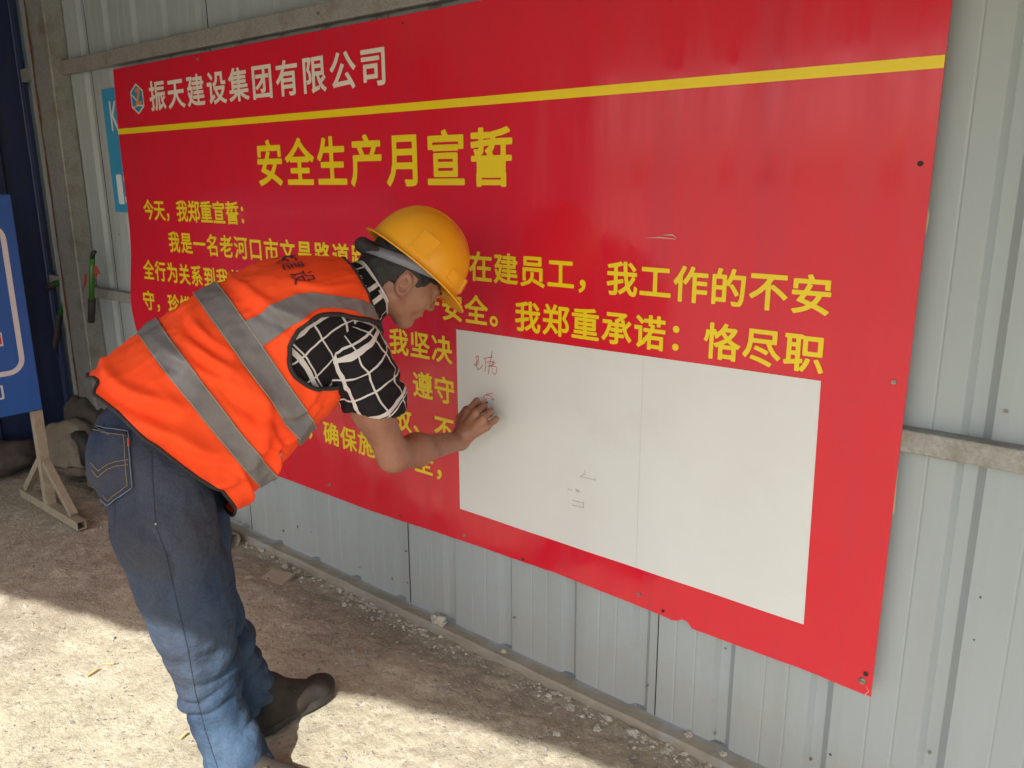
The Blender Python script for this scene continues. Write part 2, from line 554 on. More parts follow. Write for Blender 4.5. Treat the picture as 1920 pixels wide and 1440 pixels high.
def PY(x, z):
    """how far the board's face stands off the wall line"""
    e = max(0.0, min(1.0, (-3.35 - x) / 0.45))
    curl = -0.032 * e * e * math.exp(-((z - 0.90) / 0.20) ** 2)
    return curl - 0.0010 * (1 + fbm(x, z, 0.3, 2, 2.0)) - 0.0006 * math.sin(x * 24.5)
board = empty('safety_pledge_board', (-2.1, 0.0, 0.30))
bparts = []
NS, NT = 220, 70
V, F = [], []
for side in (0, 1):
    for j in range(NT + 1):
        for i in range(NS + 1):
            s = i / NS
            t = j / NT
            z = 0.32 * (1 - t) + 1.95 * t
            x = left_x(z) * (1 - s) - 0.427 * s
            zb = bot_z(x)
            z = zb * (1 - t) + (1.951 + 0.0008 * fbm(x, 7, 7, 3, 8)) * t
            V.append((x, PY(x, z) + side * 0.0028, z))
nn = (NS + 1) * (NT + 1)
w = NS + 1
for j in range(NT):
    for i in range(NS):
        a = j * w + i
        F.append((a, a + 1, a + w + 1, a + w))
        F.append((nn + a + w, nn + a + w + 1, nn + a + 1, nn + a))
for i in range(NS):
    F.append((i, nn + i, nn + i + 1, i + 1))
    a = NT * w + i
    F.append((a + 1, nn + a + 1, nn + a, a))
for j in range(NT):
    F.append((j * w, (j + 1) * w, nn + (j + 1) * w, nn + j * w))
    a = j * w + NS
    F.append((a + w, a, nn + a, nn + a + w))
bparts.append(mesh('sheet', V, F, M_red, None, True))
bparts[-1].data.set_sharp_from_angle(angle=0.6)

def patch(name, poly_fn, ns, nt, m, off=0.0009, smooth=True):
    """a print following the board's face; poly_fn(s, t) gives x, z"""
    V = []
    for j in range(nt + 1):
        for i in range(ns + 1):
            x, z = poly_fn(i / ns, j / nt)
            V.append((x, PY(x, z) - off, z))
    F = [(j * (ns + 1) + i, j * (ns + 1) + i + 1, (j + 1) * (ns + 1) + i + 1, (j + 1) * (ns + 1) + i) for j in range(nt) for i in range(ns)]
    o = mesh(name, V, F, m, None, smooth)
    bparts.append(o)
    return o
patch('yellow_stripe', lambda s, t: ((-3.789) * (1 - s) - 0.4275 * s, 1.679 + t * 0.0235), 220, 1, M_yellow)
WQ = [(-1.727, .434), (-.594, .436), (-.605, 1.037), (-1.727, 1.028)]
def wq(s, t):
    a = [WQ[0][k] * (1 - s) + WQ[1][k] * s for k in (0, 1)]
    b = [WQ[3][k] * (1 - s) + WQ[2][k] * s for k in (0, 1)]
    return a[0] * (1 - t) + b[0] * t, a[1] * (1 - t) + b[1] * t
patch('white_signing_field', wq, 80, 40, M_white)
M_line = mat('pale_grey_line', (0.55, 0.56, 0.55), rough=0.5)
patch('sheet_joint', lambda s, t: (-1.0625 + 0.0022 * s, .437 + .592 * t), 1, 30, M_line, 0.0014)

fontcurve = bpy.data.curves.new('glyph', 'FONT')
fontobj = bpy.data.objects.new('glyph', fontcurve)
col.objects.link(fontobj)
GLYPH = {}
def glyph_raw(ch):
    fontcurve.body = ch
    fontcurve.size = 1.0
    fontcurve.resolution_u = 3
    dg = bpy.context.evaluated_depsgraph_get()
    dg.update()
    me = bpy.data.meshes.new_from_object(fontobj.evaluated_get(dg))
    bm = bmesh.new()
    bm.from_mesh(me)
    bmesh.ops.remove_doubles(bm, verts=bm.verts, dist=1e-5)
    bmesh.ops.triangulate(bm, faces=bm.faces)
    vv = np.array([v.co[:2] for v in bm.verts]).reshape(-1, 2)
    ff = [tuple(v.index for v in f.verts) for f in bm.faces]
    ee = [(e.verts[0].index, e.verts[1].index) for e in bm.edges if len(e.link_faces) == 1]
    bm.free()
    bpy.data.meshes.remove(me)
    return vv, ff, ee
def glyph(ch, wt=0.022, N=84):
    """one character thickened by wt em: distance to its outline, then the filled level set"""
    key = (ch, wt)
    if key in GLYPH:
        return GLYPH[key]
    vv, ff, ee = glyph_raw(ch)
    if not ff:
        GLYPH[key] = ([], [])
        return GLYPH[key]
    if wt <= 0:
        GLYPH[key] = ([(a, b, 0.0) for a, b in vv], ff)
        return GLYPH[key]
    lo = vv.min(0) - wt * 2.5; hi = vv.max(0) + wt * 2.5
    st = max(hi - lo) / N
    gx = np.arange(lo[0], hi[0] + st, st); gy = np.arange(lo[1], hi[1] + st, st)
    Px, Py = np.meshgrid(gx, gy, indexing='ij')
    d = np.full(Px.shape, 9.0)
    for a, b in ee:
        A, B = vv[a], vv[b]
        ab = B - A
        t = np.clip(((Px - A[0]) * ab[0] + (Py - A[1]) * ab[1]) / max(1e-12, ab @ ab), 0, 1)
        d = np.minimum(d, np.hypot(Px - A[0] - t * ab[0], Py - A[1] - t * ab[1]))
    ins = np.zeros(Px.shape, bool)
    for f in ff:
        A, B, C_ = vv[f[0]], vv[f[1]], vv[f[2]]
        w0 = (B[0] - A[0]) * (Py - A[1]) - (B[1] - A[1]) * (Px - A[0])
        w1 = (C_[0] - B[0]) * (Py - B[1]) - (C_[1] - B[1]) * (Px - B[0])
        w2 = (A[0] - C_[0]) * (Py - C_[1]) - (A[1] - C_[1]) * (Px - C_[0])
        ins |= ((w0 >= 0) & (w1 >= 0) & (w2 >= 0)) | ((w0 <= 0) & (w1 <= 0) & (w2 <= 0))
    d = np.where(ins, -d, d) - wt
    V, F, idx = [], [], {}
    def vid(k, p):
        if k not in idx:
            idx[k] = len(V)
            V.append((float(p[0]), float(p[1]), 0.0))
        return idx[k]
    sgn = d < 0
    any_ = sgn[:-1, :-1] | sgn[1:, :-1] | sgn[:-1, 1:] | sgn[1:, 1:]
    full = sgn[:-1, :-1] & sgn[1:, :-1] & sgn[:-1, 1:] & sgn[1:, 1:]
    for i in range(any_.shape[0]):
        j = 0
        while j < any_.shape[1]:
            if not any_[i, j]:
                j += 1
                continue
            c4 = [(i, j), (i + 1, j), (i + 1, j + 1), (i, j + 1)]
            poly = []
            for k in range(4):
                p, q = c4[k], c4[(k + 1) % 4]
                if sgn[p]:
                    poly.append(vid(p, (gx[p[0]], gy[p[1]])))
                if sgn[p] != sgn[q]:
                    t = d[p] / (d[p] - d[q])
                    kk = (min(p, q), max(p, q))
                    poly.append(vid(kk, (gx[p[0]] + (gx[q[0]] - gx[p[0]]) * t, gy[p[1]] + (gy[q[1]] - gy[p[1]]) * t)))
            if len(poly) > 2:
                F.append(tuple(poly))
            j += 1
    bm = bmesh.new()
    bv = [bm.verts.new(v) for v in V]
    for f in F:
        try: bm.faces.new([bv[k] for k in f])
        except ValueError: pass
    bmesh.ops.dissolve_limit(bm, angle_limit=0.03, verts=bm.verts, edges=bm.edges)
    bmesh.ops.triangulate(bm, faces=bm.faces)
    bm.verts.index_update()
    out = ([tuple(v.co) for v in bm.verts], [tuple(v.index for v in f.verts) for f in bm.faces])
    bm.free()
    GLYPH[key] = out
    return out
REF, _ = glyph('\u56fd', 0.0)
_xs = [v[0] for v in REF]; _ys = [v[1] for v in REF]
EMC = ((min(_xs) + max(_xs)) / 2, (min(_ys) + max(_ys)) / 2)
EMS = ((max(_xs) - min(_xs)), (max(_ys) - min(_ys)))
EM = EMS[1] / 0.92
def put_char(ch, cx, cz, w, h, m, wt=0.022, off=0.0012, name='character'):
    vv, ff = glyph(ch, wt * EM)
    if not ff:
        return
    V = []
    for (a, b, c) in vv:
        x = cx + (a - EMC[0]) / EMS[0] * w
        z = cz + (b - EMC[1]) / EMS[1] * h
        V.append((x, PY(x, z) - off, z))
    o = mesh(name, V, ff, m)
    bparts.append(o)
    return o
def row(text, x0, pitch, z, w, h, m, wt=0.022):
    for i, ch in enumerate(text):
        if ch != ' ':
            put_char(ch, x0 + pitch * i, z, w, h, m, wt)
row('振天建设集团有限公司', -3.41, 0.1500, 1.817, 0.112, 0.108, M_beige, 0.021)
row('安全生产月宣誓', -2.649, 0.1785, 1.534, 0.138, 0.148, M_yellow, 0.024)
row('今天，我郑重宣誓：', -3.590, 0.0950, 1.352, 0.079, 0.081, M_yellow, 0.0225)
row('我是一名老河口市文昌路道路', -3.397, 0.1024, 1.220, 0.079, 0.081, M_yellow, 0.0225)
row('的在建员工，我工作的不安', -1.721, 0.0980, 1.225, 0.079, 0.081, M_yellow, 0.0225)
row('全行为关系到我的', -3.640, 0.1005, 1.085, 0.079, 0.081, M_yellow, 0.0225)
row('产安全。我郑重承诺：恪尽职', -1.842, 0.0995, 1.094, 0.079, 0.081, M_yellow, 0.0225)
row('守，珍惜', -3.655, 0.1005, 0.945, 0.079, 0.081, M_yellow, 0.0225)
row('我坚决', -1.992, 0.0995, 0.955, 0.079, 0.081, M_yellow, 0.0225)
row('、遵守', -1.985, 0.0995, 0.822, 0.079, 0.081, M_yellow, 0.0225)
row('不', -2.20, 0.0995, 0.690, 0.079, 0.081, M_yellow, 0.0225)
row('故、不', -1.99, 0.0995, 0.690, 0.079, 0.081, M_yellow, 0.0225)
row('，确保施', -2.485, 0.1005, 0.557, 0.079, 0.081, M_yellow, 0.0225)
row('全，', -1.893, 0.0995, 0.557, 0.079, 0.081, M_yellow, 0.0225)

# emblem: a white rimmed blue hexagon with an orange numeral-like flash
M_blue = mat('emblem_blue', (0.045, 0.20, 0.38), rough=0.3)
M_orange = mat('emblem_orange', (0.62, 0.25, 0.07), rough=0.3)
def flat(name, pts, m, off):
    V = [(x, PY(x, z) - off, z) for x, z in pts]
    o = mesh(name, V, [tuple(range(len(pts)))], m)
    bparts.append(o)
    return o
ec = (-3.583, 1.817)
hexp = lambda k: [(ec[0] + a * k, ec[1] + b * k) for a, b in ((0, .063), (.056, .032), (.056, -.032), (0, -.063), (-.056, -.032), (-.056, .032))]
flat('emblem_rim', hexp(1.0), M_beige, .0010)
flat('emblem_field', hexp(0.88), M_blue, .0014)
def stroke(pts, w, m, name='emblem_line', off=.0018):
    V, F = [], []
    n = len(pts)
    ws = w if isinstance(w, (list, tuple)) else [w] * n
    for i, p in enumerate(pts):
        a = pts[max(0, i - 1)]; b = pts[min(n - 1, i + 1)]
        t = Vector((b[0] - a[0], b[1] - a[1]))
        t = t.normalized() if t.length > 0 else Vector((1, 0))
        q = Vector((-t.y, t.x)) * ws[i] / 2
        for s in (-1, 1):
            x, z = p[0] + q.x * s, p[1] + q.y * s
            V.append((x, PY(x, z) - off, z))
    F = [(2 * i, 2 * i + 1, 2 * i + 3, 2 * i + 2) for i in range(n - 1)]
    o = mesh(name, V, F, m)
    bparts.append(o)
    return o
E_ = lambda a, b: (ec[0] + a, ec[1] + b)
stroke([E_(-.054, .024), E_(-.02, .004), E_(.0, -.012)], .006, M_beige)
stroke([E_(-.046, -.034), E_(.0, -.026), E_(.05, -.030)], .006, M_beige)
flat('emblem_flash', [E_(-.012, .040), E_(.028, .044), E_(.036, .034), E_(.012, -.012), E_(.040, -.010), E_(.034, -.026), E_(-.004, -.024), E_(-.040, -.044), E_(-.010, -.012), E_(.010, .026), E_(-.008, .026)], M_orange, .0022)

# screws, drill holes and flakes round the rim of the board
for (px_, pz_) in ((-3.071, 1.931), (-2.319, 2.003), (-0.453, 1.058), (-1.709, 0.346), (-1.048, 0.359), (-2.413, 0.349)):
    bparts.append(washer('screw', px_, PY(px_, pz_) - 0.0025, pz_, 0.0058, M_screw, None))
bparts.append(washer('screw', *(-0.449, -0.004, 0.345), 0.009, M_screw, None))
for (px_, pz_, r_) in ((*(-1.92, 1.929), .004), (*(-0.45, 1.503), .0055), (*(-1.461, 0.337), .005), (*(-0.972, 0.336), .005), (*(-0.443, 0.366), .006), (*(-2.02, 0.329), .004), (*(-2.684, 0.333), .004)):
    a = [(px_ + r_ * math.cos(2 * PI * k / 10), pz_ + r_ * math.sin(2 * PI * k / 10)) for k in range(10)]
    flat('drill_hole', a, M_dark, .0016)
M_scratch = mat('pale_scratch', (0.55, 0.33, 0.32), rough=0.6)
stroke([(-1.066, 1.333), (-1.024, 1.336), (-0.982, 1.334)], [.0005, .003, .0015], M_scratch, 'scratch')
stroke([(-1.018, 1.342), (-0.992, 1.344), (-0.98, 1.337)], [.0005, .004, .001], M_scratch, 'scratch')
stroke([(-0.439, 0.336), (-0.432, 0.326), (-0.44, 0.312), (-0.433, 0.315)], [.001, .002, .002, .001], M_scratch, 'scratch')

# handwriting on the white field
M_redpen = mat('red_marker_ink', (0.48, 0.015, 0.03), rough=0.5)
M_smudge = mat('grey_pencil', (0.22, 0.22, 0.21), rough=0.6)
def pen(pts, w=.0018, m=None, name='handwriting'):
    P_ = []
    n = len(pts)
    for i in range(n - 1):     # Catmull-Rom
        p0 = pts[max(0, i - 1)]; p1 = pts[i]; p2 = pts[i + 1]; p3 = pts[min(n - 1, i + 2)]
        for k in range(5):
            t = k / 5
            P_.append(tuple(0.5 * (2 * p1[c] + (p2[c] - p0[c]) * t + (2 * p0[c] - 5 * p1[c] + 4 * p2[c] - p3[c]) * t * t + (3 * p1[c] - p0[c] - 3 * p2[c] + p3[c]) * t ** 3) for c in (0, 1)))
    P_.append(pts[-1])
    stroke(P_, w, m or M_redpen, name, .0019)
HW = [[(-1.65, 0.949), (-1.636, 0.956), (-1.637, 0.942), (-1.654, 0.926), (-1.642, 0.927), (-1.633, 0.939)], [(-1.642, 0.953), (-1.643, 0.922), (-1.635, 0.914), (-1.618, 0.93)], [(-1.616, 0.951), (-1.596, 0.956), (-1.577, 0.961)], [(-1.61, 0.951), (-1.606, 0.931), (-1.612, 0.91)], [(-1.58, 0.979), (-1.583, 0.961), (-1.591, 0.933), (-1.597, 0.904)], [(-1.602, 0.941), (-1.586, 0.945), (-1.566, 0.944)], [(-1.598, 0.93), (-1.585, 0.934), (-1.571, 0.941)], [(-1.573, 0.951), (-1.581, 0.934), (-1.587, 0.928)], [(-1.585, 0.93), (-1.566, 0.933), (-1.563, 0.918), (-1.571, 0.908), (-1.583, 0.916)], [(-1.582, 0.926), (-1.578, 0.922)], [(-1.626, 0.828), (-1.624, 0.82), (-1.619, 0.814)], [(-1.616, 0.831), (-1.615, 0.819), (-1.605, 0.824), (-1.61, 0.825)], [(-1.624, 0.816), (-1.612, 0.814), (-1.602, 0.818)], [(-1.616, 0.828), (-1.61, 0.838), (-1.579, 0.849)], [(-1.607, 0.837), (-1.592, 0.838), (-1.575, 0.828), (-1.589, 0.829)], [(-1.6, 0.818), (-1.601, 0.81)]]
for q in HW: pen(q)
PEN2 = [[(-1.238, 0.681), (-1.235, 0.671), (-1.252, 0.658)], [(-1.252, 0.658), (-1.226, 0.659), (-1.2, 0.659)], [(-1.2, 0.665), (-1.201, 0.659)], [(-1.296, 0.613), (-1.288, 0.609), (-1.28, 0.61)], [(-1.269, 0.618), (-1.262, 0.615), (-1.253, 0.612)], [(-1.279, 0.58), (-1.259, 0.579), (-1.242, 0.581)], [(-1.24, 0.585), (-1.239, 0.574), (-1.238, 0.566)], [(-1.279, 0.565), (-1.259, 0.566), (-1.238, 0.567)], [(-1.267, 0.609), (-1.254, 0.61)], [(-1.268, 0.613), (-1.255, 0.614)]]
for q in PEN2: pen(q, .0012, M_smudge, 'pencil_mark')
adopt(board, bparts)
tag(board, 'big red printed safety pledge board with yellow lettering and a blank white signing field', 'notice board')

# torn brown backing that shows along the right edge of the board
flk = []
for (pts, t) in (([(-0.44, 1.428), (-0.429, 1.42), (-0.425, 1.402), (-0.426, 1.381), (-0.428, 1.365), (-0.439, 1.365)], .004), ([(-0.451, 0.881), (-0.433, 0.877), (-0.428, 0.868), (-0.427, 0.838), (-0.425, 0.768), (-0.43, 0.754), (-0.445, 0.75)], .004), ([(-0.447, 0.984), (-0.433, 0.975), (-0.432, 0.942), (-0.434, 0.915), (-0.443, 0.913)], .004), ([(-0.446, 0.704), (-0.431, 0.706), (-0.429, 0.692), (-0.432, 0.675), (-0.445, 0.669)], .003)):
    n = len(pts)
    V = [(x, .0045, z) for x, z in pts] + [(x, .0045 + t, z) for x, z in pts]
    F = [tuple(range(n)), tuple(range(2 * n - 1, n - 1, -1))] + [(i, (i + 1) % n, n + (i + 1) % n, n + i) for i in range(n)]
    flk.append(mesh('foam_strip', V, F, M_core))
for o in flk:
    bparts.append(o)
adopt(board, flk)

# blue sticker on the wall, half hidden by the board
stick = empty('blue_notice_sheet', (-3.85, WY - 0.002, 1.33))
sx0, sx1, sz0, sz1 = -3.995, -3.62, 1.335, 1.885
M_sky = mat('light_blue_print', (0.035, 0.25, 0.46), (0.04, 0.27, 0.48), rough=0.4, scale=4)
M_offw = mat('white_lettering', (0.62, 0.66, 0.68), rough=0.4)
sp = [box('sheet', sx0, sx1, WY - 0.006, WY - 0.003, sz0, sz1, M_sky)]
def put_xz(ch, x0, z0, w, h, y, m, parent=None, wt=0.0, name='character', font_aspect=True):
    vv, ff = glyph(ch, wt)
    xs_ = [v[0] for v in vv]; ys_ = [v[1] for v in vv]
    a0, a1, b0, b1 = min(xs_), max(xs_), min(ys_), max(ys_)
    V = [(x0 + (a - a0) / (a1 - a0) * w, y, z0 + (b - b0) / (b1 - b0) * h) for a, b, c in vv]
    return mesh(name, V, ff, m, parent)
sp.append(put_xz('K', -3.930, 1.700, .075, .130, WY - 0.008, M_offw, wt=.01))
sp.append(put_xz('2', -3.840, 1.700, .070, .130, WY - 0.008, M_offw, wt=.01))
sp.append(put_xz('1', -3.945, 1.372, .055, .135, WY - 0.008, M_offw, wt=.03))
sp.append(put_xz('3', -3.878, 1.372, .080, .135, WY - 0.008, M_offw, wt=.03))
adopt(stick, sp)
tag(stick, 'light blue notice with white characters half hidden behind the red board', 'sign')

# ------------------------------------------------------------------ dark blue ribbed partition at the far left
M_navy = mat('navy_painted_steel', (0.012, 0.022, 0.075), (0.018, 0.032, 0.10), rough=0.5, scale=3, stretch=(1, 6, .6), c3=(0.03, 0.03, 0.035), c3scale=6)
V, F = [], []
prof = []
y = 0.0
while y > -5.2:
    prof += [(y, 0.0), (y - 0.13, 0.0), (y - 0.145, 0.022), (y - 0.175, 0.022), (y - 0.19, 0.0)]
    y -= 0.20
zs = [-0.03, 0.8, 1.6, 2.4, 3.2]
for z in zs:
    for (yy, d) in prof:
        V.append((-4.815 + d, yy, z))
n = len(prof)
F = [(j * n + i, (j + 1) * n + i, (j + 1) * n + i + 1, j * n + i + 1) for j in range(len(zs) - 1) for i in range(n - 1)]
part_root = empty('blue_partition', (-4.775, 0, -0.03))
pa = mesh('ribbed_sheet', V, F, M_navy)
sd = pa.modifiers.new('t', 'SOLIDIFY'); sd.thickness = 0.004
pb = box('edge_frame', -4.875, -4.782, 0.002, 0.028, -0.03, 3.2, M_navy, None, .004)
pc = box('bottom_rail', -4.85, -4.788, -5.2, 0.0, -0.03, 0.03, M_navy, None, .004)
adopt(part_root, [pa, pb, pc])
tag(part_root, 'dark navy ribbed steel partition standing at right angles to the pale wall at far left', 'partition')

# ------------------------------------------------------------------ blue sign on a welded stand
M_sign = mat('blue_sign_face', (0.012, 0.085, 0.33), (0.014, 0.095, 0.36), rough=0.38, scale=4, c3=(0.05, 0.085, 0.22), c3scale=7, c3lo=.6, c3hi=.8)
M_signw = mat('sign_white', (0.55, 0.56, 0.60), rough=0.5)
M_signr = mat('sign_red', (0.45, 0.02, 0.03), rough=0.5)
M_tubes = mat('dull_square_tube', (0.34, 0.30, 0.22), (0.27, 0.235, 0.17), rough=0.6, scale=30, metal=0.15, bump=0.2, bscale=120, c3=(0.22, 0.14, 0.08), c3scale=14, c3lo=.6, c3hi=.75)
SX = -3.925
sg = empty('blue_sign_stand', (SX, -0.46, G0))
sp = []
bm = bmesh.new()
bx(bm, SX, SX + 0.022, -1.72, -0.437, 0.478, 1.425, 0.004)
sp.append(frombm('sign_panel', bm, M_sign))
def yz_strip(pts, w, m, name, x=SX + 0.0235):
    V, n = [], len(pts)
    for i, p in enumerate(pts):
        a = pts[max(0, i - 1)]; b = pts[min(n - 1, i + 1)]
        t = Vector((b[0] - a[0], b[1] - a[1])).normalized()
        q = Vector((-t.y, t.x)) * w / 2
        V += [(x, p[0] - q.x, p[1] - q.y), (x, p[0] + q.x, p[1] + q.y)]
    sp.append(mesh(name, V, [(2 * i, 2 * i + 2, 2 * i + 3, 2 * i + 1) for i in range(n - 1)], m))
ya, yb, za, zb, rc = -1.62, -0.491, 0.667, 1.30, 0.06
arc = []
for (cy, cz, a0) in ((yb - rc, zb - rc, 0), (ya + rc, zb - rc, 90), (ya + rc, za + rc, 180), (yb - rc, za + rc, 270)):
    for k in range(7):
        a = math.radians(a0 + 90 * k / 6)
        arc.append((cy + rc * math.cos(a), cz + rc * math.sin(a)))
arc.append(arc[0])
yz_strip(arc, 0.022, M_signw, 'white_border')
def yz_char(ch, y1, z0, w, h, m, x, wt=0.02, name='character'):
    vv, ff = glyph(ch, wt)
    xs_ = [v[0] for v in vv]; ys_ = [v[1] for v in vv]
    a0, a1, b0, b1 = min(xs_), max(xs_), min(ys_), max(ys_)
    V = [(x, y1 - w + (a - a0) / (a1 - a0) * w, z0 + (b - b0) / (b1 - b0) * h) for a, b, c in vv]
    sp.append(mesh(name, V, ff, m))
yz_char('司', -0.582, 0.558, .062, .062, M_signw, SX + .0235, .02)
yz_strip([(-1.3, 0.819), (-0.554, 0.819)], 0.060, M_signw, 'red_bar_rim', SX + .0233)
yz_strip([(-1.3, 0.819), (-0.554 - .006, 0.819)], 0.042, M_signr, 'red_bar', SX + .0246)
def stand_leg(yc, first):
    q = []
    q.append(beam('stand_post', (SX + .005, yc, G0 + .05), (SX + .005, yc, 0.478), .040, .040, M_tubes, None, (0, 1, 0)))
    q.append(beam('strut', (SX - .022, yc, .235), (SX - .255, yc, G0 + .058), .030, .030, M_tubes, None, (0, 1, 0)))
    q.append(beam('strut', (SX + .032, yc, .235), (SX + .265, yc, G0 + .058), .030, .030, M_tubes, None, (0, 1, 0)))
    q.append(beam('foot_tube', (SX - .30, yc, G0 + .03), (SX + .335, yc, G0 + .03), .040, .040, M_tubes, None, (0, 0, 1), 0.004))
    return q
sp += stand_leg(-.460, True)
sp += stand_leg(-1.66, False)
adopt(sg, sp)
tag(sg, 'blue sign board with rounded white border on a welded steel stand at left', 'sign')

# ------------------------------------------------------------------ green handled cutters hung by the post
M_green = mat('green_enamel', (0.035, 0.17, 0.02), (0.03, 0.13, 0.02), rough=0.3, scale=8)
M_rub = mat('black_rubber', (0.022, 0.020, 0.020), (0.035, 0.03, 0.028), rough=0.7, scale=30)
M_ribbon = mat('red_ribbon', (0.36, 0.05, 0.03), (0.30, 0.04, 0.03), rough=0.7, scale=20)
t1 = empty('green_tool', (-4.20, -0.07, 1.12))
yy = -0.065
q = [tube('handle_tube', [(-4.069, -0.065, 1.12), (-4.102, -0.065, 1.025), (-4.135, -0.065, 0.911)], .0135, M_green),
     tube('grip', [(-4.134, -0.065, 0.916), (-4.149, -0.065, 0.865), (-4.173, -0.065, 0.801)], [.019, .018, .0175], M_rub),
     tube('head', [(-4.069, -0.065, 1.12), (-4.058, -0.065, 1.141), (-4.032, -0.065, 1.152)], [.012, .012, .009], M_rub)]
V = [(-4.062, -0.065, 1.087), (-4.035, -0.065, 1.081), (-4.011, -0.065, 1.047), (-4.038, -0.065, 1.05), (-4.064, -0.065, 1.018), (-4.073, -0.065, 1.048)]
V = [Vector(v) for v in V]
q.append(mesh('ribbon', V + [v + Vector((0, .004, 0)) for v in V], [(0, 1, 2, 3, 4, 5), (11, 10, 9, 8, 7, 6)] + [(i, 6 + i, 6 + (i + 1) % 6, (i + 1) % 6) for i in range(6)], M_ribbon))
V = [Vector(v) + Vector((0, -.016, 0)) for v in ((-4.14, -0.065, 1.036), (-4.115, -0.065, 1.043), (-4.14, -0.065, 0.997), (-4.188, -0.065, 0.954), (-4.165, -0.065, 0.99))]
q.append(mesh('ribbon', V + [v + Vector((0, .003, 0)) for v in V], [(0, 1, 2, 3, 4), (9, 8, 7, 6, 5)] + [(i, 5 + i, 5 + (i + 1) % 5, (i + 1) % 5) for i in range(5)], M_ribbon))
adopt(t1, q)
tag(t1, 'green handled tool with black grip and red ribbon hanging upright beside the post', 'tool')
t2 = empty('green_tool', (-4.66, 0.0, 0.95))
q = [tube('handle_tube', [(-4.55, -0.005, 0.91), (-4.703, -0.005, 0.769)], .0135, M_green),
     tube('grip', [(-4.701, -0.005, 0.775), (-4.82, -0.005, 0.583), (-4.839, -0.005, 0.526)], [.018, .017, .016], M_rub),
     tube('handle_tube', [(-4.556, -0.005, 0.974), (-4.708, -0.005, 0.94)], .016, M_green),
     tube('grip', [(-4.693, -0.005, 0.944), (-4.823, -0.005, 0.908)], [.018, .017], M_rub)]
adopt(t2, q)
tag(t2, 'green and black two handled cutter slanting between the navy partition and the post', 'tool')

# ------------------------------------------------------------------ sacks at the foot of the wall
M_sack = mat('dusty_brown_sack', (0.15, 0.125, 0.095), (0.23, 0.195, 0.15), rough=0.95, scale=6, bump=0.5, bscale=25, bdist=0.02)
M_sack2 = mat('dark_earth_sack', (0.06, 0.05, 0.045), (0.10, 0.08, 0.07), rough=0.95, scale=7, bump=0.5, bscale=22, bdist=0.02)
def lump(name, c, r, m, seed, amp=0.25, sub=4, freq=2.6):
    bm = bmesh.new()
    bmesh.ops.create_icosphere(bm, subdivisions=sub, radius=1.0)
    for v in bm.verts:
        d = v.co.normalized()
        k = 1 + amp * noise.fractal(d * freq + Vector((seed, 0, 0)), 1.3, 2.0, 3)
        flat_ = 0.75 if d.z < -0.3 else 1.0
        v.co = Vector((c[0] + d.x * r[0] * k, c[1] + d.y * r[1] * k, c[2] + d.z * r[2] * k * flat_))
    return frombm(name, bm, m, None, True)
s1 = lump('sack', (-4.36, -.16, .115), (.21, .13, .17), M_sack, 3.0, .16, 5, 1.7)
s2 = lump('sack', (-4.44, -.05, .26), (.20, .07, .10), M_sack2, 8.0, .2, 4, 1.6)
s3 = lump('sack', (-4.62, -.42, .07), (.10, .20, .10), M_sack2, 12.0, .2, 4, 1.6)
s4 = lump('sack', (-4.08, -.13, .03), (.13, .09, .07), M_sack, 17.0, .2, 4, 1.6)
tag(s1, 'crumpled dusty brown sack, largest of the heap in front of the post', 'sack', 'sacks heaped in the corner')
tag(s2, 'dark sack lying on top of the heap against the wall beside the post', 'sack', 'sacks heaped in the corner')
tag(s3, 'low dark sack heaped against the navy partition behind the sign stand', 'sack', 'sacks heaped in the corner')
tag(s4, 'small brown sack slumped at the right of the heap by the wall', 'sack', 'sacks heaped in the corner')
s5 = tube('black_hose', [(-4.592, -0.18, 0.028), (-4.481, -0.18, 0.118), (-4.325, -0.18, 0.197), (-4.191, -0.18, 0.227), (-4.153, -0.18, 0.189), (-4.158, -0.18, 0.089)], [.022, .028, .032, .034, .034, .03], M_rub)
tag(s5, 'thick black hose looped over the brown sack by the post', 'hose')

# round pipe by the wall
M_pipe = mat('dirty_steel_pipe', (0.24, 0.20, 0.145), (0.32, 0.27, 0.20), rough=0.75, scale=12, bump=0.3, bscale=60, c3=(0.16, 0.08, 0.045), c3scale=8)
def pipe(name, p0, p1, r, wall_t, m):
    p0, p1 = Vector(p0), Vector(p1)
    d = (p1 - p0).normalized(); s = d.orthogonal().normalized(); u = d.cross(s)
    V = []
    for rr in (r, r - wall_t):
        for p in (p0, p1):
            for k in range(20):
                a = 2 * PI * k / 20
                V.append(p + (s * math.cos(a) + u * math.sin(a)) * rr)
    F = []
    for k in range(20):
        j = (k + 1) % 20
        F += [(k, j, 20 + j, 20 + k), (40 + j, 40 + k, 60 + k, 60 + j), (k, 40 + k, 40 + j, j), (20 + j, 60 + j, 60 + k, 20 + k)]
    return mesh(name, V, F, m, None, False)
pp = pipe('steel_pipe', (-3.75, -.135, gz(-3.75, -.135) + .036), (-3.0, -0.085, gz(-3.0, -0.085) + .032), .036, .004, M_pipe)
tag(pp, 'dirty open ended round steel pipe lying at the foot of the wall', 'pipe')
# small board offcut
M_wood = mat('weathered_wood', (0.30, 0.245, 0.18), (0.36, 0.30, 0.22), rough=0.85, scale=6, stretch=(1, 8, 1))
bm = bmesh.new()
bx(bm, -.055, .055, -.04, .04, 0, .012, .001, Matrix.Translation((-2.585, -0.151, gz(-2.585, -0.151))) @ Matrix.Rotation(0.35, 4, 'Z') @ Matrix.Rotation(0.08, 4, 'X'))
tag(frombm('wood_offcut', bm, M_wood), 'small flat brown board offcut lying among the rubble below the wall', 'offcut')

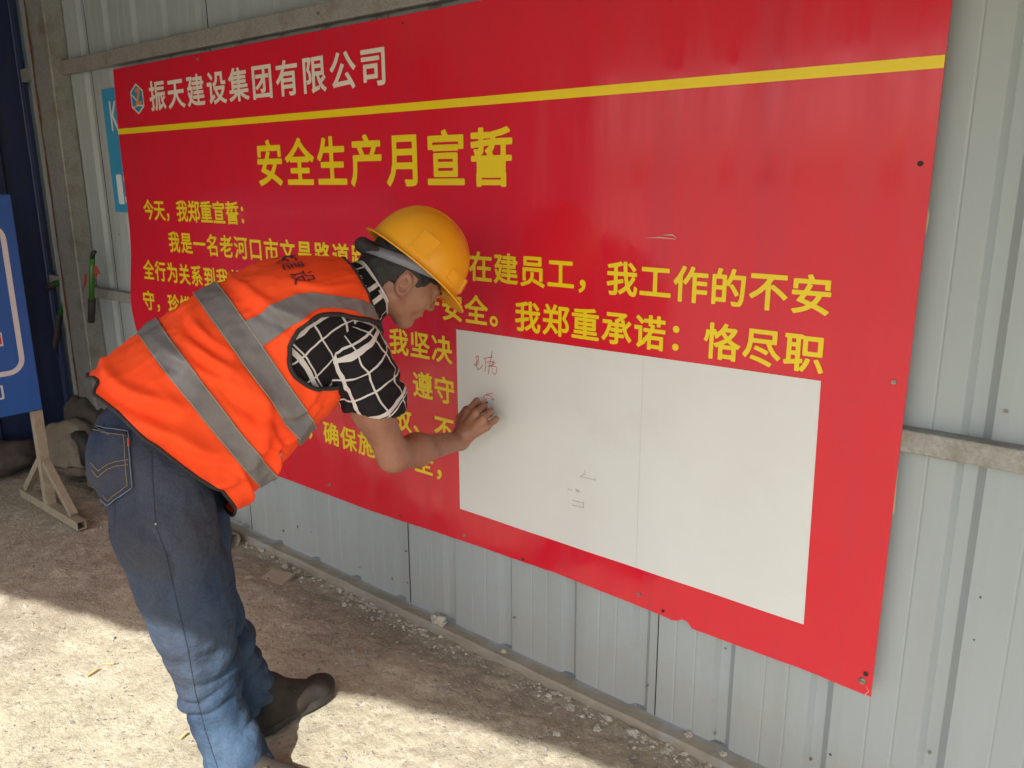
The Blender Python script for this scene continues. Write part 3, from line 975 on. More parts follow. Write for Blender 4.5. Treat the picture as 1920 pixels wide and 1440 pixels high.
# ------------------------------------------------------------------ rubble
M_stone = mat('crushed_concrete', (0.38, 0.34, 0.28), (0.50, 0.46, 0.39), rough=0.95, scale=14, bump=0.5, bscale=80)
M_stone2 = mat('grey_pebble', (0.24, 0.225, 0.20), (0.33, 0.30, 0.26), rough=0.9, scale=14, bump=0.5, bscale=80)
def stone_geo(rng, r):
    bm = bmesh.new()
    bmesh.ops.create_icosphere(bm, subdivisions=1, radius=1.0)
    s = Vector((rng.uniform(.7, 1.3), rng.uniform(.6, 1.1), rng.uniform(.45, .8)))
    q = Vector((rng.uniform(0, 99), 0, 0))
    for v in bm.verts:
        k = 1 + 0.55 * noise.noise(v.co * 1.7 + q)
        v.co = Vector((v.co.x * s.x, v.co.y * s.y, v.co.z * s.z)) * r * k
    bmesh.ops.rotate(bm, cent=(0, 0, 0), matrix=Matrix.Rotation(rng.uniform(0, 6.28), 3, 'Z'), verts=bm.verts)
    V = [v.co.copy() for v in bm.verts]; F = [tuple(v.index for v in f.verts) for f in bm.faces]
    bm.free()
    return V, F
protos = [stone_geo(rnd, 1.0) for _ in range(24)]
def scatter(name, n, fn, m):
    V, F = [], []
    for _ in range(n):
        x, y, r = fn()
        pv, pf = rnd.choice(protos)
        b0 = len(V)
        z = gz(x, y) + r * 0.15
        an = rnd.uniform(0, 6.28); c, s = math.cos(an), math.sin(an)
        V += [(x + (p.x * c - p.y * s) * r, y + (p.x * s + p.y * c) * r, z + p.z * r) for p in pv]
        F += [tuple(i + b0 for i in f) for f in pf]
    o = mesh(name, V, F, m)
    tag(o, kind='stuff')
    return o
def f_edge():
    x = rnd.uniform(-4.6, -.3)
    while noise.noise(Vector((x * 1.6, 3.3, 0))) < rnd.uniform(-.55, .35):
        x = rnd.uniform(-4.6, -.3)
    y = -0.014 - abs(rnd.gauss(0, .035))
    return x, y, min(.013, .0022 + abs(rnd.expovariate(1 / .0026)))
o = scatter('rubble_along_wall', 1700, f_edge, M_stone); o['label'] = 'crushed concrete crumbs lying along the base channel of the wall'
def f_dust():
    x = rnd.uniform(-4.6, -.2)
    y = -0.03 - abs(rnd.gauss(0, .22))
    return x, y, min(.009, .0014 + abs(rnd.expovariate(1 / .0016)))
o = scatter('soil_crumbs', 5200, f_dust, M_stone2); o['label'] = 'brown soil crumbs scattered on the shaded ground'
def f_open():
    return rnd.uniform(-4.3, -.5), rnd.uniform(-1.3, -.2), min(.008, .001 + abs(rnd.expovariate(1 / .0016)))
o = scatter('grit', 1500, f_open, M_stone2); o['label'] = 'fine grit scattered over the pale sunlit concrete'
def f_peb():
    return rnd.uniform(-2.1, -.9), rnd.uniform(-.75, -.35), rnd.uniform(.002, .0065)
o = scatter('pebbles', 110, f_peb, M_stone2); o['label'] = 'small grey pebbles set in the sunlit concrete beside the shoe'
for i, (x, y, z, r, lab) in enumerate([(-2.885, -0.024, None, 0.014, 'pale jagged stone beside the open end of the pipe'), (-1.854, 0.016, -0.04, 0.03, 'rough grey mortar lump stuck on the base channel below the board'), (-2.678, -0.049, None, 0.014, 'pale pointed stone in the rubble left of the wood offcut'), (-2.254, 0.068, -0.04, 0.011, 'small stone resting on the base channel'), (-1.236, -0.062, None, 0.016, 'flat grey stone below the channel, midway along the wall'), (-1.025, -0.039, None, 0.017, 'broad pale stone near the lower right of the ground'), (-0.895, 0.033, -0.04, 0.013, 'round pale stone on the channel at the bottom right'), (-0.993, -0.034, None, 0.01, 'small stone beside the broad pale one at bottom right'), (-1.11, -0.101, None, 0.012, 'half buried stone at the edge of the shade'), (-1.563, 0.022, -0.04, 0.01, 'little mortar drip on the channel edge'), (-0.692, 0.034, None, 0.016, 'stone at the very bottom right by the channel'), (-0.783, 0.021, -0.04, 0.01, 'small mortar crumb on the channel at bottom right'), (-3.074, -0.88, None, 0.01, 'lone pale cube-like stone on sunlit ground at the left'), (-2.617, -0.777, None, 0.008, 'greyish pebble on the pale sunlit concrete'), (-1.171, -0.21, None, 0.011, 'small stone in the shaded strip before the sunlit patch')]):
    o = lump('stone', (x, y, (gz(x, y) if z is None else z) + r * .45), (r, r * .8, r * .62), M_stone if i % 2 else M_mortar, 30 + i * 3.3, .55, 3, 1.9)
    for p in o.data.polygons: p.use_smooth = False
    tag(o, lab, 'stone', 'loose stones and mortar lumps at the foot of the wall')
M_chip = mat('yellow_wood_chip', (0.55, 0.43, 0.20), (0.45, 0.34, 0.16), rough=0.8, scale=40)
for i, (p0, p1, w_, lab) in enumerate([((-2.45, -0.934), (-2.463, -0.893), 0.008, 'yellowish wood splinter on the sunlit concrete left of the jeans'), ((-1.954, -0.898), (-1.96, -0.875), 0.008, 'short yellow wood chip touching the jeans at the heel side'), ((-2.484, -0.869), (-2.451, -0.849), 0.003, 'thin reddish twig just above the yellow splinter')]):
    a = Vector((p0[0], p0[1], gz(*p0[:2]) + .006)); b = Vector((p1[0], p1[1], gz(*p1[:2]) + .009))
    o = beam('wood_chip', a, b, w_, .004, M_chip)
    tag(o, lab, 'wood chip', 'wood chips on the sunlit ground')

# ------------------------------------------------------------------ the man: shapes shared by vest, shirt and strips
def _interp(keys, u):
    """smooth interpolation of rows [u, v0, v1, ...]"""
    K = np.array(keys, float)
    u = float(np.clip(u, K[0, 0], K[-1, 0]))
    i = int(np.clip(np.searchsorted(K[:, 0], u) - 1, 0, len(K) - 2))
    p0 = K[max(0, i - 1)]; p1 = K[i]; p2 = K[i + 1]; p3 = K[min(len(K) - 1, i + 2)]
    t = (u - p1[0]) / (p2[0] - p1[0])
    m1 = (p2 - p0) / (p2[0] - p0[0]) * (p2[0] - p1[0])
    m2 = (p3 - p1) / (p3[0] - p1[0]) * (p2[0] - p1[0])
    h = (2 * t**3 - 3 * t**2 + 1) * p1 + (t**3 - 2 * t**2 + t) * m1 + (-2 * t**3 + 3 * t**2) * p2 + (t**3 - t**2) * m2
    return h[1:]
# u, ridge xyz, bottom xyz, half width, share of the depth above the widest line
VEST = [
    [0.000, -1.810, -1.066, 1.060, -1.775, -0.795, 0.687, 0.202, 0.360, 20.000],
    [0.180, -1.790, -0.954, 1.137, -1.750, -0.726, 0.748, 0.207, 0.360, 22.000],
    [0.270, -1.775, -0.914, 1.168, -1.740, -0.691, 0.777, 0.207, 0.360, 23.000],
    [0.440, -1.750, -0.837, 1.219, -1.720, -0.619, 0.832, 0.198, 0.380, 25.000],
    [0.540, -1.735, -0.784, 1.241, -1.710, -0.576, 0.873, 0.200, 0.400, 25.000],
    [0.700, -1.700, -0.706, 1.281, -1.680, -0.515, 0.937, 0.200, 0.420, 26.000],
    [0.850, -1.665, -0.600, 1.297, -1.655, -0.480, 1.014, 0.180, 0.450, 27.000],
    [0.940, -1.645, -0.519, 1.293, -1.640, -0.421, 1.072, 0.140, 0.500, 27.000],
    [1.000, -1.625, -0.481, 1.283, -1.625, -0.393, 1.106, 0.092, 0.550, 27.000],
]
def vest_point(u, v, grow=0.0):
    """u 0 hem .. 1 collar; v 0 ridge, .5 belly, positive on the right side (towards +x), 0..1 all round"""
    k = _interp(VEST, u)
    Rg, Bt, a, top = k[0:3], k[3:6], k[6], k[7]
    D = Rg - Bt
    ln = np.linalg.norm(D)
    D = D / ln
    M = Rg - D * ln * top
    th = 2 * np.pi * v
    s, c = np.sin(th), np.cos(th)
    if c >= 0:
        d = (ln * top + grow) * abs(c) ** 0.92
        w = (a + grow) * np.sign(s) * abs(s) ** 0.86
    else:
        d = -(ln * (1 - top) + grow) * abs(c) ** 0.80
        w = (a + grow) * np.sign(s) * abs(s) ** 0.62
    ph = np.radians(k[8])
    ax = np.array([np.cos(ph), -np.sin(ph), 0.0])
    return M + D * d + ax * w
def vest_normal(u, v):
    e = 1e-3
    a = vest_point(min(1, u + e), v) - vest_point(max(0, u - e), v)
    b = vest_point(u, v + e) - vest_point(u, v - e)
    n = np.cross(b, a)
    n /= max(1e-9, np.linalg.norm(n))
    k = _interp(VEST, u)
    C = (k[0:3] + k[3:6]) / 2
    if n @ (vest_point(u, v) - C) < 0:
        n = -n
    return n

# ------------------------------------------------------------------ distance fields meshed with surface nets
class Field:
    def __init__(s, lo, hi, h):
        s.lo = np.array(lo, float); s.h = h
        s.n = np.ceil((np.array(hi) - s.lo) / h).astype(int) + 1
        s.d = np.full(tuple(s.n), 0.2, np.float32)
    def win(s, a, b):
        i0 = np.clip(np.floor((a - s.lo) / s.h).astype(int), 0, s.n)
        i1 = np.clip(np.ceil((b - s.lo) / s.h).astype(int) + 1, 0, s.n)
        sl = tuple(slice(p, q) for p, q in zip(i0, i1))
        g = [s.lo[k] + s.h * np.arange(i0[k], i1[k]) for k in range(3)]
        X_, Y_, Z_ = np.meshgrid(*g, indexing='ij', sparse=True)
        return sl, X_, Y_, Z_
    def blend(s, sl, d, k, sub):
        o = s.d[sl]
        if o.size == 0:
            return
        d = d.astype(np.float32)
        if sub:
            d = -d
            h = np.clip(0.5 - 0.5 * (d - o) / -k, 0, 1) if False else None
            m = np.maximum(o, d)
            if k > 0:
                e = np.maximum(k - np.abs(o - d), 0) / k
                m = m + e * e * k * 0.25
            s.d[sl] = m
        else:
            m = np.minimum(o, d)
            if k > 0:
                e = np.maximum(k - np.abs(o - d), 0) / k
                m = m - e * e * k * 0.25
            s.d[sl] = m
    def cone(s, a, b, ra, rb, k=0.02, sub=False, flat=None):
        """round cone a..b; flat = (axis, factor) squashes it across axis"""
        a = np.array(a, float); b = np.array(b, float)
        m = max(ra, rb) * 1.3 + k + 0.03
        sl, X_, Y_, Z_ = s.win(np.minimum(a, b) - m, np.maximum(a, b) + m)
        ab = b - a; L2 = max(1e-9, ab @ ab)
        dx, dy, dz = X_ - a[0], Y_ - a[1], Z_ - a[2]
        t = np.clip((dx * ab[0] + dy * ab[1] + dz * ab[2]) / L2, 0, 1)
        qx, qy, qz = dx - ab[0] * t, dy - ab[1] * t, dz - ab[2] * t
        if flat is not None:
            ax = np.array(flat[0], float); ax /= np.linalg.norm(ax)
            f = 1 / flat[1] - 1
            pr = (qx * ax[0] + qy * ax[1] + qz * ax[2]) * f
            qx, qy, qz = qx + ax[0] * pr, qy + ax[1] * pr, qz + ax[2] * pr
        s.blend(sl, np.sqrt(qx**2 + qy**2 + qz**2) - (ra + (rb - ra) * t), k, sub)
    def ell(s, c, axes, r, k=0.02, sub=False):
        c = np.array(c, float); r = np.array(r, float)
        m = r.max() + k + 0.03
        sl, X_, Y_, Z_ = s.win(c - m, c + m)
        dx, dy, dz = X_ - c[0], Y_ - c[1], Z_ - c[2]
        q = [(dx * a[0] + dy * a[1] + dz * a[2]) for a in axes]
        k0 = np.sqrt(sum((q[i] / r[i])**2 for i in range(3)))
        k1 = np.sqrt(sum((q[i] / r[i]**2)**2 for i in range(3))) + 1e-6
        s.blend(sl, k0 * (k0 - 1) / k1, k, sub)
    def half(s, p, n, keep_below=True):
        """cut away everything on the n side of the plane through p"""
        n = np.array(n, float); n /= np.linalg.norm(n)
        sl, X_, Y_, Z_ = s.win(s.lo, s.lo + s.n * s.h)
        pl = (X_ - p[0]) * n[0] + (Y_ - p[1]) * n[1] + (Z_ - p[2]) * n[2]
        s.d = np.maximum(s.d, pl.astype(np.float32))
    def mesh(s):
        d = s.d
        sg = d < 0
        c = np.zeros(tuple(x - 1 for x in d.shape), np.uint8)
        offs = [(i, j, k) for i in (0, 1) for j in (0, 1) for k in (0, 1)]
        for i, j, k in offs:
            c += sg[i:d.shape[0] - 1 + i, j:d.shape[1] - 1 + j, k:d.shape[2] - 1 + k]
        act = np.argwhere((c > 0) & (c < 8))
        idx = np.full(c.shape, -1, np.int64)
        idx[tuple(act.T)] = np.arange(len(act))
        acc = np.zeros((len(act), 3)); cnt = np.zeros(len(act))
        val = {o: d[tuple((act + o).T)] for o in offs}
        for a in offs:
            for ax in range(3):
                if a[ax] == 0:
                    b = list(a); b[ax] = 1; b = tuple(b)
                    va, vb = val[a], val[b]
                    m = (va < 0) != (vb < 0)
                    t = np.where(m, va / np.where(m, va - vb, 1), 0)
                    p = np.array(a, float)[None, :] * np.ones((len(act), 1))
                    p[:, ax] += t
                    acc += p * m[:, None]; cnt += m
        V = s.lo + (act + acc / cnt[:, None]) * s.h
        F = []
        for ax in range(3):
            b, e = [(1, 2), (2, 0), (0, 1)][ax]
            sh = [slice(None)] * 3; sh2 = [slice(None)] * 3
            sh[ax] = slice(0, -1); sh2[ax] = slice(1, None)
            m = sg[tuple(sh)] != sg[tuple(sh2)]
            q = np.argwhere(m)
            ok = (q[:, b] > 0) & (q[:, e] > 0) & (q[:, b] < d.shape[b] - 1) & (q[:, e] < d.shape[e] - 1)
            q = q[ok]
            def cell(db, de):
                w = q.copy(); w[:, b] += db; w[:, e] += de
                return idx[tuple(w.T)]
            quad = np.stack([cell(-1, -1), cell(0, -1), cell(0, 0), cell(-1, 0)], 1)
            flip = ~sg[tuple(q.T)]
            quad[flip] = quad[flip][:, ::-1]
            F.append(quad)
        return V, np.concatenate(F)
def field_mesh(name, fld, m, parent=None, disp=None, smooth_it=1):
    V, F = fld.mesh()
    for _ in range(smooth_it):     # light Laplacian pass takes the grid out of the surface
        acc = np.zeros_like(V); cnt = np.zeros(len(V))
        for a, b in ((0, 1), (1, 2), (2, 3), (3, 0)):
            np.add.at(acc, F[:, a], V[F[:, b]]); np.add.at(cnt, F[:, a], 1)
            np.add.at(acc, F[:, b], V[F[:, a]]); np.add.at(cnt, F[:, b], 1)
        V = V * 0.45 + 0.55 * acc / np.maximum(cnt, 1)[:, None]
    if disp is not None:
        n = np.zeros_like(V)
        fn = np.cross(V[F[:, 2]] - V[F[:, 0]], V[F[:, 3]] - V[F[:, 1]])
        for a in range(4):
            np.add.at(n, F[:, a], fn)
        n /= np.maximum(1e-12, np.linalg.norm(n, axis=1))[:, None]
        V = V + n * disp(V, n)[:, None]
    me = bpy.data.meshes.new(name)
    me.vertices.add(len(V)); me.vertices.foreach_set('co', V.astype(np.float32).ravel())
    me.loops.add(len(F) * 4); me.loops.foreach_set('vertex_index', F.astype(np.int32).ravel())
    me.polygons.add(len(F)); me.polygons.foreach_set('loop_start', np.arange(0, len(F) * 4, 4, dtype=np.int32))
    me.polygons.foreach_set('loop_total', np.full(len(F), 4, np.int32))
    me.update(calc_edges=True); me.validate()
    return link(name, me, m, parent, True)

# ------------------------------------------------------------------ materials of the man
def skin_material():
    m = mat('sunburnt_skin', (0.275, 0.122, 0.074), (0.33, 0.155, 0.098), rough=0.5, scale=9, bump=0.35, bscale=130, bdist=0.002,
            c3=(0.24, 0.088, 0.060), c3scale=14, c3lo=.5, c3hi=.75)
    b = m.node_tree.nodes['Principled BSDF']
    b.inputs['Subsurface Weight'].default_value = 0.12
    b.inputs['Subsurface Radius'].default_value = (0.012, 0.005, 0.003)
    b.inputs['Subsurface Scale'].default_value = 0.6
    return m
M_skin = skin_material()
M_hair = mat('black_hair', (0.007, 0.006, 0.006), (0.016, 0.012, 0.010), rough=0.55, scale=60, stretch=(1, 1, 4), bump=0.6, bscale=160, bdist=0.003)
M_vest = mat('fluorescent_orange_cloth', (1.0, 0.075, 0.014), (1.0, 0.090, 0.017), rough=0.75, scale=5, bump=0.22, bscale=38, bdist=0.004, spec=0.25, c3=(0.85, 0.075, 0.016), c3scale=7, c3lo=.55, c3hi=.8)
M_strip = mat('grey_reflective_tape', (0.155, 0.140, 0.145), (0.185, 0.170, 0.175), rough=0.45, scale=6, bump=0.4, bscale=34, bdist=0.004, spec=0.6, c3=(0.13, 0.12, 0.13), c3scale=18)
M_trim = mat('black_binding', (0.018, 0.014, 0.016), (0.03, 0.024, 0.026), rough=0.8, scale=60)
M_thread = mat('pale_yellow_thread', (0.50, 0.42, 0.25), rough=0.8)
M_navyink = mat('dark_blue_print', (0.06, 0.015, 0.05), rough=0.7)

def plaid_material():
    m = bpy.data.materials.new('black_shirt_with_white_lines')
    m.use_nodes = True
    nt = m.node_tree; N, L = nt.nodes, nt.links
    b = N['Principled BSDF']; b.inputs['Roughness'].default_value = 0.75
    b.inputs['Specular IOR Level'].default_value = 0.2
    uv = N.new('ShaderNodeUVMap'); uv.uv_map = 'cloth'
    nz = N.new('ShaderNodeTexNoise'); nz.inputs['Scale'].default_value = 9; nz.inputs['Detail'].default_value = 2
    L.new(uv.outputs[0], nz.inputs['Vector'])
    sc = N.new('ShaderNodeVectorMath'); sc.operation = 'MULTIPLY_ADD'
    L.new(nz.outputs['Color'], sc.inputs[0]); sc.inputs[1].default_value = (0.035, 0.035, 0); L.new(uv.outputs[0], sc.inputs[2])
    sp_ = N.new('ShaderNodeSeparateXYZ'); L.new(sc.outputs[0], sp_.inputs[0])
    def lines(src, n, off, w):
        a = N.new('ShaderNodeMath'); a.operation = 'MULTIPLY_ADD'; L.new(src, a.inputs[0]); a.inputs[1].default_value = n; a.inputs[2].default_value = off
        f = N.new('ShaderNodeMath'); f.operation = 'FRACT'; L.new(a.outputs[0], f.inputs[0])
        c = N.new('ShaderNodeMath'); c.operation = 'COMPARE'; L.new(f.outputs[0], c.inputs[0]); c.inputs[1].default_value = 0.5; c.inputs[2].default_value = w
        return c.outputs[0]
    outs = [lines(sp_.outputs[0], 17.0, 0.0, 0.036), lines(sp_.outputs[0], 6.4, 0.3, 0.036),
            lines(sp_.outputs[1], 15.0, 0.2, 0.034), lines(sp_.outputs[1], 5.9, 0.1, 0.036)]
    cur = outs[0]
    for o_ in outs[1:]:
        x = N.new('ShaderNodeMath'); x.operation = 'MAXIMUM'; L.new(cur, x.inputs[0]); L.new(o_, x.inputs[1]); cur = x.outputs[0]
    mx = N.new('ShaderNodeMix'); mx.data_type = 'RGBA'
    mx.inputs[6].default_value = (0.012, 0.009, 0.012, 1); mx.inputs[7].default_value = (0.60, 0.56, 0.54, 1)
    L.new(cur, mx.inputs[0]); L.new(mx.outputs[2], b.inputs['Base Color'])
    return m
M_plaid = plaid_material()
def with_uv(o, uvs):
    lay = o.data.uv_layers.new(name='cloth')
    vi = np.zeros(len(o.data.loops), np.int32)
    o.data.loops.foreach_get('vertex_index', vi)
    lay.data.foreach_set('uv', np.array(uvs, np.float32)[vi].ravel())

def denim_material():
    m = bpy.data.materials.new('faded_denim')
    m.use_nodes = True
    nt = m.node_tree; N, L = nt.nodes, nt.links
    b = N['Principled BSDF']; b.inputs['Roughness'].default_value = 0.85
    b.inputs['Specular IOR Level'].default_value = 0.15
    tc = N.new('ShaderNodeTexCoord')
    def nz(scale, st=(1, 1, 1), det=5, off=0):
        mp = N.new('ShaderNodeMapping'); mp.inputs['Scale'].default_value = st; mp.inputs['Location'].default_value = (off, off, 0)
        L.new(tc.outputs['Object'], mp.inputs['Vector'])
        n = N.new('ShaderNodeTexNoise'); n.inputs['Scale'].default_value = scale; n.inputs['Detail'].default_value = det
        L.new(mp.outputs[0], n.inputs['Vector']); return n.outputs[0]
    def rng(v, a, c, t0=0, t1=1):
        r = N.new('ShaderNodeMapRange'); r.inputs['From Min'].default_value = a; r.inputs['From Max'].default_value = c
        r.inputs['To Min'].default_value = t0; r.inputs['To Max'].default_value = t1
        L.new(v, r.inputs['Value']); return r.outputs[0]
    def mix(f, A, B):
        x = N.new('ShaderNodeMix'); x.data_type = 'RGBA'; L.new(f, x.inputs[0])
        for i, q in ((6, A), (7, B)):
            if isinstance(q, tuple): x.inputs[i].default_value = (*q, 1)
            else: L.new(q, x.inputs[i])
        return x.outputs[2]
    c = mix(rng(nz(3.2, (1.6, 1.6, .7)), .36, .64), (0.016, 0.025, 0.052), (0.042, 0.064, 0.108))
    sep = N.new('ShaderNodeSeparateXYZ'); L.new(tc.outputs['Object'], sep.inputs[0])
    wb = N.new('ShaderNodeMath'); wb.operation = 'MULTIPLY_ADD'
    L.new(nz(4.0, (1, 1, .6), 4, 3.0), wb.inputs[0]); wb.inputs[1].default_value = 0.35; L.new(sep.outputs[2], wb.inputs[2])
    low = rng(wb.outputs[0], 0.95, 0.45)
    c = mix(low, c, mix(rng(nz(9.0, (1.5, 1.5, .5), 6, 5.0), .35, .68), (0.022, 0.042, 0.080), (0.056, 0.094, 0.150)))
    c = mix(rng(nz(2.6, (1, 1, .8), 4, 11.0), .46, .66, 0, .55), c, (0.062, 0.056, 0.056))
    thr = rng(nz(330, (1, 1, .45), 3), .35, .65)
    c2 = N.new('ShaderNodeMix'); c2.data_type = 'RGBA'; c2.blend_type = 'MULTIPLY'; c2.inputs[0].default_value = 0.5
    L.new(c, c2.inputs[6])
    cc = mix(thr, (0.72, 0.74, 0.78), (1.2, 1.2, 1.2)); L.new(cc, c2.inputs[7])
    L.new(c2.outputs[2], b.inputs['Base Color'])
    bp = N.new('ShaderNodeBump'); bp.inputs['Strength'].default_value = 0.35; bp.inputs['Distance'].default_value = 0.0015
    L.new(nz(420, (1, 1, .5), 3), bp.inputs['Height'])
    bp2 = N.new('ShaderNodeBump'); bp2.inputs['Strength'].default_value = 0.8; bp2.inputs['Distance'].default_value = 0.016
    L.new(nz(22, (.7, .7, 1.0), 5), bp2.inputs['Height']); L.new(bp.outputs[0], bp2.inputs['Normal'])
    L.new(bp2.outputs[0], b.inputs['Normal'])
    return m
M_denim = denim_material()

# ------------------------------------------------------------------ head frame and joints
HC = np.array([-1.572, -0.345, 1.236])
HF = np.array([0.3523, 0.6598, -0.6638]); HU = np.array([0.2994, 0.5926, 0.7478]); HR = np.array([0.8867, -0.4622, 0.0112])
HS = 1.04
def hp(f, u, r=0.0):
    return HC + (HF * f + HU * u + HR * r) * HS
HAX = (HF, HU, HR)
HIP = np.array([-1.775, -0.955, 0.93])
SH_R = np.array((-1.5550, -0.5640, 1.0600))
EL_R = np.array((-1.5450, -0.4390, 0.7750))
WR_R = np.array((-1.6020, -0.1280, 0.7250))
SH_L = np.array([-1.845, -0.500, 1.075])
EL_L = np.array([-1.890, -0.620, 0.840])
WR_L = np.array([-1.850, -0.780, 0.720])

person = empty('person', (-1.76, -0.78, G0))
pparts = []
B = Field((-2.02, -1.16, 0.60), (-1.38, 0.0, 1.44), 0.003)
# trunk inside the clothes
NB = hp(-.055, -.085)
CH = np.array([-1.66, -0.57, 1.145])
B.cone(HIP + np.array([.0, .03, -.03]), [-1.745, -0.83, 1.02], .080, .09, .03)
B.cone([-1.745, -0.83, 1.04], CH, .10, .115, .03)
B.cone(CH, [-1.625, -0.46, 1.185], .10, .06, .03)
B.cone(SH_R, [-1.63, -.52, 1.16], .050, .06, .04)
B.cone(SH_L, [-1.70, -.48, 1.16], .050, .06, .04)
# neck
B.cone([-1.625, -0.475, 1.180], hp(-.030, -.055), .060, .056, .03)
B.cone([-1.632, -0.470, 1.210], hp(-.050, -.030), .042, .046, .03)
# head
s_ = HS
B.ell(hp(-.012, .015), HAX, (.096 * s_, .096 * s_, .076 * s_), .02)
B.ell(hp(.014, -.022), HAX, (.073 * s_, .078 * s_, .066 * s_), .02)
for sd_ in (-1, 1):
    B.cone(hp(-.006, -.066, .052 * sd_), hp(.060, -.092, .016 * sd_), .020, .019, .025)
    B.ell(hp(.050, -.030, .044 * sd_), HAX, (.030, .028, .024), .025)       # cheek
    B.cone(hp(.084, .014, .014 * sd_), hp(.070, .012, .045 * sd_), .011, .011, .014)   # brow ridge
    B.ell(hp(.090, -.004, .033 * sd_), HAX, (.013, .010, .016), .012, sub=True)        # socket
    B.ell(hp(.078, -.006, .032 * sd_), HAX, (.0125, .0120, .0150), .004)               # closed lid
    B.ell(hp(.090, -.029, .010 * sd_), HAX, (.010, .008, .009), .008)                  # nostril wing
B.cone(hp(.084, .006), hp(.101, -.024), .009, .0100, .012)
B.ell(hp(.084, -.053), HAX, (.012, .007, .024), .010)
B.ell(hp(.081, -.063), HAX, (.011, .007, .020), .010)
B.ell(hp(.092, -.0582), HAX, (.004, .0014, .018), .003, sub=True)
B.ell(hp(.068, -.090), HAX, (.020, .017, .024), .02)
# ears
for sd_ in (-1, 1):
    ef = HF * .94 - HU * .34; eu = HU * .94 + HF * .34 * -1 + HF * .0
    ef = HF * .96 - HU * .26; eu = HU * .96 + HF * .26
    eu2 = HU * .96 - HF * .26; ef2 = HF * .96 + HU * .26
    er = HR * sd_ * .93 - HF * .36
    ec_ = hp(-.014, -.028, .077 * sd_)
    B.ell(ec_, (ef2, eu2, er), (.0195, .0325, .0110), .005)
    B.ell(ec_ + er * .010 + ef2 * .004 - eu2 * .003, (ef2, eu2, er), (.0125, .0225, .0085), .002, sub=True)
    B.ell(ec_ + er * .004 + ef2 * .001 + eu2 * .004, (ef2, eu2, er), (.006, .010, .006), .004)
    B.ell(ec_ + er * .002 + ef2 * .013 - eu2 * .006, (ef2, eu2, er), (.004, .006, .007), .004)
    B.ell(ec_ - eu2 * .026 + ef2 * .004, (ef2, eu2, er), (.009, .009, .006), .006)
# right arm
B.cone(SH_R, SH_R * .45 + EL_R * .55, .056, .048, .03)
B.cone(SH_R * .5 + EL_R * .5, EL_R, .049, .040, .03)
mid = EL_R * .68 + WR_R * .32
B.cone(EL_R + (EL_R - SH_R) * .012, mid, .038, .0425, .03)
B.cone(mid, WR_R, .0415, .0270, .03)
# left arm, bent with the hand on the thigh
B.cone(SH_L, EL_L, .052, .038, .03)
B.cone(EL_L, WR_L, .038, .026, .03)
B.cone(WR_L, WR_L + np.array([.02, -.05, -.05]), .026, .030, .02, flat=((1, .2, 0), .6))
for q in range(4):
    a_ = WR_L + np.array([.02 + .0 * q, -.06 - .010 * q, -.07 + .012 * q]); B.cone(a_, a_ + np.array([.03, -.03, -.045]), .0095, .008, .006)
B.cone(WR_L + np.array([.02, -.01, -.03]), WR_L + np.array([.05, .0, -.06]), .011, .009, .01)
# right hand: palm, knuckles, four curled fingers, thumb against the pen
MC = [np.array((-1.6020, -0.0880, 0.8060)), np.array((-1.5610, -0.0980, 0.8110)), np.array((-1.5300, -0.1020, 0.8000)), np.array((-1.5180, -0.1000, 0.7770))]
PI_ = [np.array((-1.5970, -0.0550, 0.8320)), np.array((-1.5650, -0.0600, 0.8220)), np.array((-1.5360, -0.0620, 0.8130)), np.array((-1.5120, -0.0660, 0.7950))]
TI = [np.array((-1.6100, -0.0220, 0.8020)), np.array((-1.6000, -0.0220, 0.7940)), np.array((-1.5860, -0.0200, 0.7790)), np.array((-1.5680, -0.0220, 0.7630))]
FR = [.0105, .0108, .0100, .0090]
PX0 = WR_R
carp = [PX0 + (MC[i] - PX0) * .22 for i in range(4)]
for i in range(4):
    B.cone(carp[i], MC[i], .0205 - .001 * i, .0145 - .0008 * i, .012)
B.cone(WR_R, carp[1], .0265, .026, .02)
for i in range(4):
    B.cone(MC[i], PI_[i], FR[i] * 1.12, FR[i] * 1.02, .004)
    mid_ = PI_[i] * .45 + TI[i] * .55 + np.array([0, .004, -.003])
    B.cone(PI_[i], mid_, FR[i] * 1.0, FR[i] * .92, .003)
    B.cone(mid_, TI[i], FR[i] * .92, FR[i] * .78, .003)
TB = [np.array((-1.6030, -0.1120, 0.7540)), np.array((-1.6320, -0.0920, 0.7790)), np.array((-1.6370, -0.0600, 0.7990)), np.array((-1.6170, -0.0360, 0.8060))]
B.cone(WR_R * .5 + TB[0] * .5, TB[1], .019, .0145, .010)
B.cone(TB[1], TB[2], .0130, .0115, .004)
B.cone(TB[2], TB[3], .0115, .0090, .004)
body = field_mesh('body', B, M_skin, None, None, 1)
pparts.append(body)
# hair: short back and sides under the hat
H = Field(tuple(HC - .16), tuple(HC + .16), 0.003)
H.ell(hp(-.014, .014), HAX, (.100 * s_, .099 * s_, .0800 * s_), 0)
H.ell(hp(-.040, -.036), HAX, (.072 * s_, .074 * s_, .0690 * s_), .02)
H.cone(hp(-.058, -.030), hp(-.062, -.088), .056, .050, .02)
def cutbox(fld, f0, f1, u0, u1):
    """cut away a slab of the head's side view"""
    sl, X_, Y_, Z_ = fld.win(fld.lo, fld.lo + fld.n * fld.h)
    dx, dy, dz = X_ - HC[0], Y_ - HC[1], Z_ - HC[2]
    f = (dx * HF[0] + dy * HF[1] + dz * HF[2]) / HS; u = (dx * HU[0] + dy * HU[1] + dz * HU[2]) / HS
    d = np.maximum(np.maximum(f0 - f, f - f1), np.maximum(u0 - u, u - u1))
    fld.d = np.maximum(fld.d, -d.astype(np.float32))
cutbox(H, .040, .3, -.3, .018)
